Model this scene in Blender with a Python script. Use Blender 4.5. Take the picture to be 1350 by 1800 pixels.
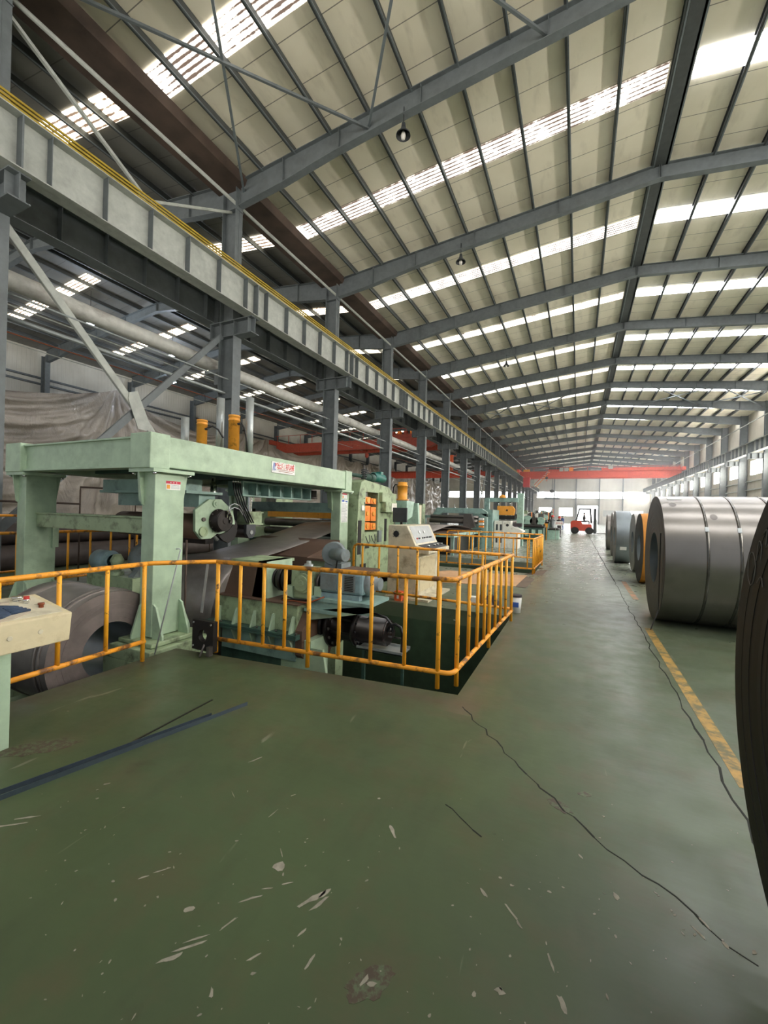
import bpy, bmesh, math, random
from mathutils import Vector, Matrix
random.seed(7)
PI = math.pi
D = bpy.data
for o in list(D.objects): D.objects.remove(o)
SC = bpy.context.scene
COL = SC.collection

# ---------------- camera, world, exposure ----------------
cd = D.cameras.new('camera'); cam = D.objects.new('camera', cd); COL.objects.link(cam)
YAW, ROLL, HC = 0.4361, 0.0266, 1.6
cd.sensor_fit = 'VERTICAL'; cd.sensor_height = 24.0; cd.lens = 24.0 * 734.0 / 1800.0
cd.clip_start = 0.05; cd.clip_end = 500
cam.matrix_world = (Matrix.Translation((0, 0, HC)) @ Matrix.Rotation(YAW, 4, 'Z')
                    @ Matrix.Rotation(PI / 2, 4, 'X') @ Matrix.Rotation(ROLL, 4, 'Z'))
SC.camera = cam
SC.view_settings.view_transform = 'Standard'; SC.view_settings.look = 'None'
SC.view_settings.gamma = 1.0; SC.view_settings.use_curve_mapping = False
SC.view_settings.exposure = 0.0
w = D.worlds.new('sky'); SC.world = w; w.use_nodes = True
# overcast-bright sky above, bright unseen yard added below the horizon to light the roof, through the open end behind the viewer
wt = w.node_tree; bg = wt.nodes['Background']; wc = wt.nodes.new('ShaderNodeTexCoord'); wsx = wt.nodes.new('ShaderNodeSeparateXYZ'); wm = wt.nodes.new('ShaderNodeMapRange'); wx = wt.nodes.new('ShaderNodeMix'); wx.data_type = 'RGBA'
wt.links.new(wc.outputs['Generated'], wsx.inputs[0]); wt.links.new(wsx.outputs['Z'], wm.inputs[0]); wm.inputs[1].default_value = -.12; wm.inputs[2].default_value = -.02
SKY_UP, YARD_FILL, SUNNY = .55, 3.9, 7.0   # the sky is far brighter beyond the far goods door than behind the viewer
wx.inputs[6].default_value = (YARD_FILL, YARD_FILL * .96, YARD_FILL * .88, 1); wx.inputs[7].default_value = (SKY_UP * .9, SKY_UP * .95, SKY_UP, 1)
wt.links.new(wm.outputs[0], wx.inputs[0])
wm2 = wt.nodes.new('ShaderNodeMapRange'); wt.links.new(wsx.outputs['Y'], wm2.inputs[0]); wm2.inputs[1].default_value = .2; wm2.inputs[2].default_value = .8
wx2 = wt.nodes.new('ShaderNodeMix'); wx2.data_type = 'RGBA'; wt.links.new(wm2.outputs[0], wx2.inputs[0]); wt.links.new(wx.outputs[2], wx2.inputs[6]); wx2.inputs[7].default_value = (SUNNY, SUNNY, SUNNY, 1)
wt.links.new(wx2.outputs[2], bg.inputs[0]); bg.inputs[1].default_value = 1.0
SKYLIGHT_DIRTY, SKYLIGHT_CLEAN, WINDOW_GLOW = 3.4, 25.0, 36.0

# ---------------- materials ----------------
def lin(c):
    if isinstance(c, str):
        v = [int(c[i:i+2], 16) / 255 for i in (0, 2, 4)]
    else: v = [x / 255 for x in c]
    return tuple(x / 12.92 if x <= .04045 else ((x + .055) / 1.055) ** 2.4 for x in v) + (1,)
class N:
    """tiny node-tree writer"""
    def __init__(s, m): s.t = m.node_tree; s.n = s.t.nodes; s.l = s.t.links
    def new(s, k, **kw):
        n = s.n.new(k)
        for a, b in kw.items(): setattr(n, a, b)
        return n
    def link(s, a, b): s.l.new(a, b)
    def coord(s, scale=(1, 1, 1)):
        t = s.new('ShaderNodeTexCoord'); g = s.new('ShaderNodeNewGeometry'); m = s.new('ShaderNodeMapping')
        s.link(g.outputs['Position'], m.inputs[0]); m.inputs['Scale'].default_value = scale
        return m.outputs[0]
    def noise(s, sc, det=3, scale=(1, 1, 1), rough=.55, dist=0):
        n = s.new('ShaderNodeTexNoise'); n.inputs['Scale'].default_value = sc; n.inputs['Detail'].default_value = det
        n.inputs['Roughness'].default_value = rough; n.inputs['Distortion'].default_value = dist
        s.link(s.coord(scale), n.inputs['Vector']); return n.outputs['Fac']
    def ramp(s, f, a, b, v0=0., v1=1.):
        n = s.new('ShaderNodeMapRange'); n.inputs[1].default_value = a; n.inputs[2].default_value = b
        n.inputs[3].default_value = v0; n.inputs[4].default_value = v1; s.link(f, n.inputs[0]); return n.outputs[0]
    def mix(s, f, a, b):
        n = s.new('ShaderNodeMix', data_type='RGBA')
        if isinstance(f, float): n.inputs[0].default_value = f
        else: s.link(f, n.inputs[0])
        for v, i in ((a, 6), (b, 7)):
            if isinstance(v, tuple): n.inputs[i].default_value = v
            else: s.link(v, n.inputs[i])
        return n.outputs[2]
    def math(s, op, a, b=0.):
        n = s.new('ShaderNodeMath', operation=op)
        for v, i in ((a, 0), (b, 1)):
            if isinstance(v, (int, float)): n.inputs[i].default_value = v
            else: s.link(v, n.inputs[i])
        return n.outputs[0]
MATS = {}
def mat(name, col, rough=.5, metal=0., dirt=None, dcol='3a3028', dscale=3., dlo=.5, dhi=.75, damt=.7, fine=.12, bump=0., bscale=40., dstretch=(1, 1, 1), emit=None, spec=.5):
    m = D.materials.new(name); m.use_nodes = True; N_ = N(m); b = N_.n['Principled BSDF']
    c = lin(col); src = c
    if fine:
        f = N_.noise(6, 4)
        src = N_.mix(N_.ramp(f, .3, .7), tuple(x * (1 - fine) for x in c[:3]) + (1,), tuple(min(1, x * (1 + fine)) for x in c[:3]) + (1,))
    if dirt:
        g = N_.noise(dscale, 6, dstretch, .65)
        fac = N_.ramp(g, dlo, dhi, 0, damt)
        src = N_.mix(fac, src, lin(dcol))
    if isinstance(src, tuple): b.inputs['Base Color'].default_value = src
    else: N_.link(src, b.inputs['Base Color'])
    b.inputs['Roughness'].default_value = rough; b.inputs['Metallic'].default_value = metal
    b.inputs['Specular IOR Level'].default_value = spec
    if bump:
        bn = N_.new('ShaderNodeBump'); bn.inputs['Strength'].default_value = bump; bn.inputs['Distance'].default_value = .02
        N_.link(N_.noise(bscale, 3), bn.inputs['Height']); N_.link(bn.outputs[0], b.inputs['Normal'])
    if emit:
        b.inputs['Emission Color'].default_value = lin(emit[0]); b.inputs['Emission Strength'].default_value = emit[1]
    MATS[name] = m; return m
mat('steel_grey', '646a6c', .55, 0, True, '40403c', 1.2, .5, .8, .45)
mat('steel_light', 'a6a9a2', .5, 0, True, '5a5a54', 2, .5, .8, .4)
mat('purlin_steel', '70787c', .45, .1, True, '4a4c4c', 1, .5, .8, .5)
mat('purlin_shade', '474a4a', .6, .1)  # purlin steel darkened; roof shade is put into this colour
mat('zinc', 'a8adac', .35, .5, True, '6a6a66', 4, .5, .8, .5)
mat('rusty_gutter', '54443a', .8, 0, True, '2c221c', 1.5, .4, .7, .8)
mat('green_paint', 'a9bfa3', .42, 0, True, '5c6a50', 2.2, .52, .78, .5, bump=.05)
mat('green_aged', '9bac88', .5, 0, True, '3c3d2c', 5, .5, .68, .75, bump=.05)
mat('green_blue', '8aa8a0', .45, 0, True, '3a4440', 4, .5, .72, .6)
mat('green_mint', '9fbdad', .45, 0, True, '40483e', 8, .5, .75, .5)
mat('green_dark', '3f5c52', .5, 0, True, '20241f', 6, .45, .7, .7)
mat('teal_motor', '1f6b62', .4, 0, True, '123430', 8, .5, .8, .5)
mat('grey_motor', '7b8688', .55, 0, True, '4a4038', 6, .45, .7, .6)
mat('blue_grey_motor', '86a0a6', .5, 0, True, '55493f', 5, .45, .7, .5)
mat('yellow_rail', 'ffb02c', .42, 0, True, '4b2f1c', 9, .60, .66, .9, fine=.08)
mat('yellow_rail_worn', 'f2a22c', .5, 0, True, '5a3a26', 7, .50, .62, .9, fine=.1)
mat('yellow_cyl', 'e89e3a', .4, 0, True, '6a4015', 6, .58, .7, .7)
mat('orange', 'f28a2c', .4, 0, True, '6a3a12', 10, .58, .7, .7)
mat('conductor_yellow', 'b59a30', .4, .2, True, '4c4018', 3, .4, .8, .6)
mat('crane_red', 'd0503a', .5, 0, True, '8a3424', 1, .5, .8, .4)
mat('chrome', 'dadcdc', .15, 1., fine=.05)
mat('worn_steel', '6f6a66', .35, .75, True, '2e2a27', 3, .45, .75, .6)
mat('strip_steel', '938c87', .36, .45, True, '4f4640', 1.5, .45, .8, .5, dstretch=(.3, 1, 1))
mat('coil_face', '857a76', .5, .4, True, '2f2a29', 2, .4, .8, .6)
mat('coil_skin', '8d8882', .30, .85, True, '6d6a66', 3, .42, .75, .5)
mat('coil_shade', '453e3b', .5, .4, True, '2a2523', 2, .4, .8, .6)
mat('coil_blue', '8a9296', .36, .7, True, '4c5052', 3, .42, .75, .5)
mat('coil_dark', '181412', .6, .1, True, '0b0908', 2.5, .4, .75, .6)
mat('coil_rust', 'd08a2c', .6, .1, True, '7a4a18', 3, .45, .75, .6)
mat('strap', '6a6864', .25, .8, True, '2a2826', 10, .45, .7, .7)
mat('blue_steel', '56626c', .4, .6, True, '343a40', 6, .45, .7, .5)
mat('black', '17171a', .45); mat('black_oil', '2c2624', .35, .3, True, '0f0d0c', 5, .4, .7, .8)
mat('rubber', '151515', .7); mat('hose', '1c1c1e', .4)
mat('dark_grey', '3a3d40', .5); mat('screen', '3b4046', .2)
mat('beige', 'cfc29e', .55, 0, True, '8a7550', 6, .5, .72, .6)
mat('beige_old', 'cbc3aa', .55, 0, True, '6a5b40', 4, .5, .72, .7)
mat('panel_grey', 'a3a6a4', .5); mat('white', 'e4e4e0', .5); mat('white_paint', 'e8e6dc', .5, 0, True, '9a8f78', 6, .5, .7, .5)
mat('red', 'c8352c', .45); mat('red_sticker', 'c9304a', .5); mat('blue', '3c5fae', .5); mat('ink', '6d7682', .6)
mat('orange_box', 'f06a3a', .5); mat('cardboard', 'c79d76', .8, 0, True, '8a6a4c', 1.5, .45, .75, .4)
mat('cardboard_dark', '6d5c4c', .8, 0, True, '3c332a', 2, .45, .75, .6)
mat('denim', '3a4a60', .9, 0, True, '202a38', 12, .4, .7, .6, bump=.3, bscale=120); mat('glove_cuff', 'b4a894', .9)
mat('copper', '8a4a30', .4, .5); mat('skin', 'b98a6c', .6); mat('cloth_grey', '8d8f92', .85); mat('cloth_dark', '3a3436', .85); mat('cloth_blue', '3a4f8c', .85)
mat('tyre', '1c1a1a', .8); mat('forklift_red', 'b8402a', .45); mat('brown_plate', '6a5244', .6, .2, True, '3a2c24', 3, .4, .75, .7)
mat('pipe_wrap', 'b9b8b2', .6, .1, True, '6a5648', 2.5, .5, .72, .6, dstretch=(1, .6, 1), bump=.5, bscale=6)
mat('dark_bundle', '4a403c', .6, .1, True, '241f1c', 2, .4, .75, .7)
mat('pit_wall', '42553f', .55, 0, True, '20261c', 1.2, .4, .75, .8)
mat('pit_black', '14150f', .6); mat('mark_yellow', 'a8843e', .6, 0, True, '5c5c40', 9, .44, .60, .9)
mat('chalk', '6e6a64', .8)
mat('mark_faded', 'a8755a', .6, 0, True, '5c6a50', 4, .4, .6, .8)
mat('chip', '9a9484', .8, 0, True, '6a6658', 20, .4, .7, .7); mat('crack', '1c2018', .9)
mat('stain', '33291f', .5, 0)
mat('lamp_glow', 'cfe2ff', .5, emit=('d8e6ff', 30)); mat('bulb_off', 'dcd8d0', .3)
mat('crane_red_shaded', 'a8452f', .55, 0, True, '703024', 1, .5, .8, .5)  # crane red darkened; the side hall's shade is put into the colour
mat('cab_red', 'c83c3c', .45); mat('fluor_lamp', 'eeeeea', .4)

def mat_glow(name, col, strength, dirty=0., stripes=None, grime='4c3520'):
    m = D.materials.new(name); m.use_nodes = True; n = N(m); b = n.n['Principled BSDF']
    b.inputs['Base Color'].default_value = (.05, .05, .05, 1)
    src = lin(col)
    if dirty:
        g1 = n.noise(1.0, 5, (1.2, 22, 1), .6); g2 = n.noise(14, 4, (1, 3, 1), .7)
        f = n.math('MULTIPLY', n.ramp(g1, .46, .60), n.ramp(g2, .35, .6))
        src = n.mix(n.math('MULTIPLY', f, dirty), src, lin(grime))
        # dimmer broad grime too
        src = n.mix(n.ramp(n.noise(.8, 4), .5, .9, 0, .35 * dirty), src, lin('caa46a'))
    if stripes:
        sep = n.new('ShaderNodeSeparateXYZ'); n.link(n.coord(), sep.inputs[0])
        wv = n.math('SINE', n.math('MULTIPLY', sep.outputs['Y'], 2 * PI / stripes))
        g3 = n.noise(1.6, 5, (1, .5, 1), .65)
        w2 = n.math('ADD', wv, n.math('MULTIPLY', n.math('SUBTRACT', g3, .5), 3.5)); w3 = n.math('ADD', w2, n.math('MULTIPLY', n.math('SUBTRACT', n.noise(9, 4, (1, 2.5, 1), .7), .5), 2.0))
        src = n.mix(n.ramp(w3, .1, .8, 0, .97), src, lin('3a281c'))
    if isinstance(src, tuple): b.inputs['Emission Color'].default_value = src
    else: n.link(src, b.inputs['Emission Color'])
    b.inputs['Emission Strength'].default_value = strength
    b.inputs['Roughness'].default_value = .6
    MATS[name] = m
mat_glow('skylight_dirty', 'fffaf0', SKYLIGHT_DIRTY, .6, .135)
mat_glow('skylight_clean', 'fbfcff', SKYLIGHT_CLEAN, .12)
mat_glow('skylight_side', 'fff4da', 6.0, .5, .18)
mat_glow('window_glow', 'fffaf0', WINDOW_GLOW, 0)
mat_glow('end_window_glow', 'fbfdff', 12.0, 0)

def roof_mat(name, c1, c2, joint, jw=.02, off=0.):
    m = D.materials.new(name); m.use_nodes = True; n = N(m); b = n.n['Principled BSDF']
    sep = n.new('ShaderNodeSeparateXYZ'); n.link(n.coord(), sep.inputs[0])
    fr = n.math('FRACT', n.math('DIVIDE', n.math('ADD', sep.outputs['Y'], off), joint))
    line = n.math('LESS_THAN', fr, jw)
    src = n.mix(n.ramp(n.noise(.7, 5), .3, .75), lin(c1), lin(c2))
    src = n.mix(n.ramp(n.noise(3, 5, (1, .3, 1)), .55, .8, 0, .3), src, lin('7b6a50'))
    src = n.mix(n.math('MULTIPLY', line, .75), src, lin('4a4640'))
    n.link(src, b.inputs['Base Color']); b.inputs['Roughness'].default_value = .55
    MATS[name] = m
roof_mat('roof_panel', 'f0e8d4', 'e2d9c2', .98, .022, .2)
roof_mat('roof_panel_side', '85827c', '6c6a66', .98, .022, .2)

def clad_mat(name, c1, c2, axis, period, depth=.5):
    m = D.materials.new(name); m.use_nodes = True; n = N(m); b = n.n['Principled BSDF']
    sep = n.new('ShaderNodeSeparateXYZ'); n.link(n.coord(), sep.inputs[0])
    wv = n.math('SINE', n.math('MULTIPLY', sep.outputs[axis], 2 * PI / period))
    src = n.mix(n.ramp(n.noise(.5, 5), .3, .75), lin(c1), lin(c2))
    n.link(src, b.inputs['Base Color']); b.inputs['Roughness'].default_value = .6
    bn = n.new('ShaderNodeBump'); bn.inputs['Strength'].default_value = depth; bn.inputs['Distance'].default_value = .03
    n.link(n.ramp(wv, -.2, .2), bn.inputs['Height']); n.link(bn.outputs[0], b.inputs['Normal'])
    MATS[name] = m
clad_mat('cladding_right', 'bdb6a6', 'a49e90', 'Y', 1.0)
clad_mat('cladding_end', 'c9c5bb', 'b0aca4', 'X', 1.0)
clad_mat('cladding_left', 'd2cfc4', 'b8b4a8', 'Y', .25)

def floor_mat():
    m = D.materials.new('floor_paint'); m.use_nodes = True; n = N(m); b = n.n['Principled BSDF']
    a, c_ = lin('4b593b'), lin('404c32')
    src = n.mix(n.ramp(n.noise(.9, 6), .35, .7), a, c_)
    src = n.mix(n.ramp(n.noise(2.7, 7, (1, 1, 1), .65), .48, .72, 0, .6), src, lin('584e38'))     # brown scuffing
    src = n.mix(n.ramp(n.noise(1.3, 4, (2.5, .6, 1), .6), .55, .8, 0, .5), src, lin('37402c'))    # tyre drag marks
    # worn grey floor further down the hall, paled to put brighter light into the colour
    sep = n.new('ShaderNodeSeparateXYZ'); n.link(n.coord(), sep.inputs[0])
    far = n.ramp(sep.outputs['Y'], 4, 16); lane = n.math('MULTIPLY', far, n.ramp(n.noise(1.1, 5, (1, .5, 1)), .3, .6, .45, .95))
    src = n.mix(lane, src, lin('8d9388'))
    # dark oily patches
    o = n.math('MULTIPLY', n.ramp(n.noise(1.9, 5, (1, 1, 1), .5, .4), .68, .76, 0, .6), n.math('SUBTRACT', 1, far))
    src = n.mix(o, src, lin('3a3326'))
    # fine pale scratches
    s1 = n.math('MULTIPLY', n.ramp(n.noise(7, 3, (1, .16, 1), .5, .6), .71, .74, 0, .45), n.math('SUBTRACT', 1, far))
    src = n.mix(s1, src, lin('8f8c78'))
    # grime gathered beside the pit
    gx = n.math('ABSOLUTE', n.math('SUBTRACT', sep.outputs['Y'], 3.45)); g = n.ramp(gx, 0., .28, 1, 0)
    gx2 = n.math('MULTIPLY', n.math('LESS_THAN', sep.outputs['X'], -.7), n.math('LESS_THAN', sep.outputs['Y'], 3.9))
    g = n.math('MULTIPLY', n.math('MULTIPLY', g, gx2), n.ramp(n.noise(5, 5), .25, .6, .2, .8))
    src = n.mix(g, src, lin('54493a'))
    e2 = n.math('MULTIPLY', n.ramp(n.math('ABSOLUTE', n.math('ADD', sep.outputs['X'], 4.0)), 0, .35, 1, 0), n.math('LESS_THAN', sep.outputs['Y'], 3.4))
    src = n.mix(n.math('MULTIPLY', e2, n.ramp(n.noise(4, 5), .25, .6, .2, .85)), src, lin('4c4030'))
    e3 = n.math('MULTIPLY', n.ramp(n.math('ABSOLUTE', n.math('ADD', sep.outputs['X'], .83)), 0, .22, 1, 0), n.math('MULTIPLY', n.math('GREATER_THAN', sep.outputs['Y'], 3.3), n.math('LESS_THAN', sep.outputs['Y'], 16)))
    src = n.mix(n.math('MULTIPLY', e3, n.ramp(n.noise(4, 5), .25, .6, .1, .7)), src, lin('665a48'))
    n.link(src, b.inputs['Base Color'])
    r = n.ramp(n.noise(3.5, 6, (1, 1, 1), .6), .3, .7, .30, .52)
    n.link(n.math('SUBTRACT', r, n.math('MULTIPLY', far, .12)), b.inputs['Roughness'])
    bn = n.new('ShaderNodeBump'); bn.inputs['Strength'].default_value = .35; bn.inputs['Distance'].default_value = .012
    n.link(n.noise(2.2, 4, (.6, 1.6, 1)), bn.inputs['Height']); n.link(bn.outputs[0], b.inputs['Normal'])
    MATS['floor_paint'] = m
floor_mat()
def tarp_mat():
    m = D.materials.new('plastic_film'); m.use_nodes = True; n = N(m); b = n.n['Principled BSDF']
    src = n.mix(n.ramp(n.noise(.5, 5, (1, .5, 1), .5), .3, .7), lin('8c847c'), lin('a59c92'))
    n.link(src, b.inputs['Base Color']); b.inputs['Roughness'].default_value = .22
    bn = n.new('ShaderNodeBump'); bn.inputs['Strength'].default_value = .8; bn.inputs['Distance'].default_value = .25
    n.link(n.noise(.9, 6, (1, 1, .5), .55, 1.2), bn.inputs['Height']); n.link(bn.outputs[0], b.inputs['Normal'])
    MATS['plastic_film'] = m
tarp_mat()

# ---------------- mesh helpers ----------------
class MB:
    def __init__(s): s.v = []; s.f = []; s.sm = []
    def add(s, vs, fs, smooth=False):
        k = len(s.v); s.v += [tuple(v) for v in vs]
        for f in fs: s.f.append([i + k for i in f]); s.sm.append(smooth)
        return s
    def box(s, x0, x1, y0, y1, z0, z1):
        vs = [(x, y, z) for x in (x0, x1) for y in (y0, y1) for z in (z0, z1)]
        return s.add(vs, [(0, 1, 3, 2), (4, 6, 7, 5), (0, 4, 5, 1), (2, 3, 7, 6), (0, 2, 6, 4), (1, 5, 7, 3)])
    def hexa(s, b, t):   # bottom quad, top quad (same winding)
        return s.add(list(b) + list(t), [(3, 2, 1, 0), (4, 5, 6, 7), (0, 1, 5, 4), (1, 2, 6, 5), (2, 3, 7, 6), (3, 0, 4, 7)])
    def prism(s, pts, axis, a, b):
        n = len(pts)
        def P(p, c):
            if axis == 'x': return (c, p[0], p[1])
            if axis == 'y': return (p[0], c, p[1])
            return (p[0], p[1], c)
        vs = [P(p, a) for p in pts] + [P(p, b) for p in pts]
        fs = [tuple(range(n))[::-1], tuple(range(n, 2 * n))] + [(i, (i + 1) % n, n + (i + 1) % n, n + i) for i in range(n)]
        return s.add(vs, fs)
    def beam(s, p0, p1, w, h, up=(0, 0, 1)):
        p0, p1 = Vector(p0), Vector(p1); d = (p1 - p0).normalized(); u = Vector(up)
        r = d.cross(u)
        if r.length < 1e-4: r = d.cross(Vector((0, 1, 0)))
        r.normalize(); u = r.cross(d).normalized()
        q = [p + r * (w / 2 * a) + u * (h / 2 * b) for p in (p0, p1) for a, b in ((-1, -1), (1, -1), (1, 1), (-1, 1))]
        return s.add(q, [(3, 2, 1, 0), (4, 5, 6, 7), (0, 1, 5, 4), (1, 2, 6, 5), (2, 3, 7, 6), (3, 0, 4, 7)])
    def tube(s, pts, r, n=10, closed=False):
        pts = [Vector(p) for p in pts]; m = len(pts); vs = []; prev = None
        for i, p in enumerate(pts):
            a = pts[max(0, i - 1)]; b = pts[min(m - 1, i + 1)]; d = (b - a).normalized()
            if prev is None:
                u = Vector((0, 0, 1)) if abs(d.z) < .9 else Vector((1, 0, 0))
                u = (u - d * u.dot(d)).normalized()
            else: u = (prev - d * prev.dot(d)).normalized()
            prev = u; w_ = d.cross(u)
            rr = r[i] if isinstance(r, (list, tuple)) else r
            vs += [p + (u * math.cos(t) + w_ * math.sin(t)) * rr for t in [2 * PI * k / n for k in range(n)]]
        fs = [(i * n + k, i * n + (k + 1) % n, (i + 1) * n + (k + 1) % n, (i + 1) * n + k) for i in range(m - 1) for k in range(n)]
        s.add(vs, fs, True); k0 = len(s.v) - len(vs)
        s.f.append([k0 + k for k in range(n)][::-1]); s.sm.append(False)
        s.f.append([k0 + (m - 1) * n + k for k in range(n)]); s.sm.append(False)
        return s
    def lathe(s, o, axis, prof, n=32, smooth=True):
        """prof: (along, radius) pairs along axis from o"""
        o = Vector(o); d = {'x': Vector((1, 0, 0)), 'y': Vector((0, 1, 0)), 'z': Vector((0, 0, 1))}[axis] if isinstance(axis, str) else Vector(axis).normalized()
        u = Vector((0, 0, 1)) if abs(d.z) < .9 else Vector((1, 0, 0)); u = (u - d * u.dot(d)).normalized(); w_ = d.cross(u)
        for j in range(len(prof) - 1):
            vs = []
            for a, r in (prof[j], prof[j + 1]):
                vs += [o + d * a + (u * math.cos(t) + w_ * math.sin(t)) * max(r, 1e-4) for t in [2 * PI * k / n for k in range(n)]]
            flat = abs(prof[j][0] - prof[j + 1][0]) < 1e-6
            s.add(vs, [(k, (k + 1) % n, n + (k + 1) % n, n + k) for k in range(n)], smooth and not flat)
        return s
    def cyl(s, o, axis, L, r, n=24): return s.lathe(o, axis, [(0, 0), (0, r), (L, r), (L, 0)], n)
    def build(s, name, m, root=None, bevel=0., org=None, tag_=None):
        me = D.meshes.new(name)
        if root is not None: off = base_of(root)
        elif org is not None: off = Vector(org)
        elif s.v:
            xs = [v[0] for v in s.v]; ys = [v[1] for v in s.v]; zs = [v[2] for v in s.v]
            off = Vector(((min(xs) + max(xs)) / 2, (min(ys) + max(ys)) / 2, min(zs)))
        else: off = Vector((0, 0, 0))
        me.from_pydata([(v[0] - off.x, v[1] - off.y, v[2] - off.z) for v in s.v], [], s.f)
        me.polygons.foreach_set('use_smooth', s.sm); 
        me.materials.append(MATS[m] if isinstance(m, str) else m)
        bm = bmesh.new(); bm.from_mesh(me)
        bmesh.ops.remove_doubles(bm, verts=bm.verts, dist=1e-5)
        bmesh.ops.recalc_face_normals(bm, faces=bm.faces); bm.to_mesh(me); bm.free(); me.update()
        o = D.objects.new(name, me); COL.objects.link(o)
        if root is not None: o.parent = root
        else: o.location = off
        if bevel:
            bv = o.modifiers.new('bevel', 'BEVEL'); bv.width = bevel; bv.segments = 2; bv.limit_method = 'ANGLE'; bv.angle_limit = .7
        return o
def base_of(o):
    v = Vector((0, 0, 0))
    while o is not None: v += o.location; o = o.parent
    return v
def thing(name, label, cat, loc=(0, 0, 0), group=None):
    o = D.objects.new(name, None); COL.objects.link(o); o.location = loc; o.empty_display_size = .1
    o['label'] = label; o['category'] = cat
    if group: o['group'] = group
    return o
def tag(o, label, cat, group=None, kind=None):
    if label: o['label'] = label
    if cat: o['category'] = cat
    if group: o['group'] = group
    if kind: o['kind'] = kind
    return o
def struct(name, mb, m, bevel=0):
    o = mb.build(name, m, bevel=bevel); o['kind'] = 'structure'; return o
def dup(root, loc, rotz=0, label=None):
    r = root.copy(); COL.objects.link(r); r.location = loc; r.rotation_euler = (0, 0, rotz)
    if label: r['label'] = label
    for ch in list(root.children):
        c = ch.copy(); COL.objects.link(c); c.parent = r
        for g in list(ch.children):
            e = g.copy(); COL.objects.link(e); e.parent = c
    return r
def arc(c, r, a0, a1, n=8, plane='yz', fixed=0.):
    out = []
    for i in range(n + 1):
        t = a0 + (a1 - a0) * i / n; u, v = c[0] + r * math.cos(t), c[1] + r * math.sin(t)
        out.append({'yz': (fixed, u, v), 'xz': (u, fixed, v), 'xy': (u, v, fixed)}[plane])
    return out
def ibeam(mb, p0, p1, h, w, tw=.012, tf=.018, up=(0, 0, 1)):
    p0, p1 = Vector(p0), Vector(p1); d = (p1 - p0).normalized(); r = d.cross(Vector(up)).normalized(); u = r.cross(d)
    mb.beam(p0, p1, tw, h, up)
    for s_ in (1, -1): mb.beam(p0 + u * s_ * (h / 2 - tf / 2), p1 + u * s_ * (h / 2 - tf / 2), w, tf, up)
    return mb
# ================= SETTING =================
Y0, Y1 = -3.0, 112.0          # unseen near end left open to let light in
XL, XR, XC = -9.91, 14.17, 2.13
XLL = -33.4; XCL = -21.95
YCOL = [3.95 + 6 * i for i in range(18)]
def ztop(x):                  # underside of roof sheet
    if x > -10.3: return 13.3 - .1 * abs(x - XC)
    return 13.3 - .1 * abs(x - XCL)
# floor with the pits left open
fl = MB(); Z_, ZB = 0., -.25
def fquad(a, b, c, d): fl.hexa([(p[0], p[1], ZB) for p in (a, b, c, d)], [(p[0], p[1], Z_) for p in (a, b, c, d)])
def frect(x0, x1, y0, y1): fquad((x0, y0), (x1, y0), (x1, y1), (x0, y1))
frect(XLL - .5, 15.4, Y0 - 9, 1.3)
frect(XLL - .5, -7.9, 1.3, 3.3); frect(-4.08, 15.4, 1.3, 3.3)
fquad((-4.08, 3.3), (-.93, 3.3), (-.93, 3.64), (-4.08, 3.30001))
frect(XLL - .5, -7.9, 3.3, 6.85); frect(-.93, 15.4, 3.3, 6.85)
frect(XLL - .5, 15.4, 6.85, 12.25)
frect(XLL - .5, -7.2, 12.25, 15.05); frect(-1.08, 15.4, 12.25, 15.05)
frect(XLL - .5, 15.4, 15.05, Y1 + 8)
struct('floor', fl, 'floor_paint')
pw = MB()
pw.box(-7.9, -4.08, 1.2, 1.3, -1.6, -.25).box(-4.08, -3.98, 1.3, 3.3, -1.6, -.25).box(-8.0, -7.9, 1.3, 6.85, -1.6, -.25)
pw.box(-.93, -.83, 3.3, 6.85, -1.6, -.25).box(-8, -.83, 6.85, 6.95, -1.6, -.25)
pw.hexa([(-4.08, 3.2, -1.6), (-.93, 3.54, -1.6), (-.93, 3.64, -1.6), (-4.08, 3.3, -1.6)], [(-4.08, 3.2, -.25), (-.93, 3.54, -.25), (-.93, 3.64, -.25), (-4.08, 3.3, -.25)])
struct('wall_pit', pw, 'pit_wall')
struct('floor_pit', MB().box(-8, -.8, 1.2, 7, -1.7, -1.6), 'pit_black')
pw = MB().box(-7.2, -1.08, 12.15, 12.25, -1, -.25).box(-7.2, -1.08, 15.05, 15.15, -1, -.25).box(-1.08, -.98, 12.25, 15.05, -1, -.25).box(-7.3, -7.2, 12.25, 15.05, -1, -.25).box(-7.3, -.98, 12.15, 15.15, -1.1, -1)
struct('wall_second_pit', pw, 'pit_wall')
# roofs
def roof(name, m, xa, xb, xc):
    for sgn, e in ((-1, xa), (1, xb)):
        mb = MB(); za = 13.3; zb = 13.3 - .1 * abs(e - xc)
        mb.prism([(xc, za), (e, zb), (e, zb + .08), (xc, za + .08)], 'y', Y0, Y1)
        struct(name + ('_left' if sgn < 0 else '_right'), mb, m)
roof('ceiling_hall', 'roof_panel', -10.3, 15.0, XC)
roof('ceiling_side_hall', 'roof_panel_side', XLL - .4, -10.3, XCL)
# valley gutter
g = MB().prism([(-10.95, 11.95), (-10.85, 11.72), (-9.75, 11.72), (-9.65, 11.95), (-9.70, 11.95), (-9.79, 11.76), (-10.81, 11.76), (-10.9, 11.95)], 'y', Y0, Y1)
tag(g.build('valley_gutter', 'rusty_gutter'), 'rust-brown roof valley gutter running between the two halls', 'gutter')
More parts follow.
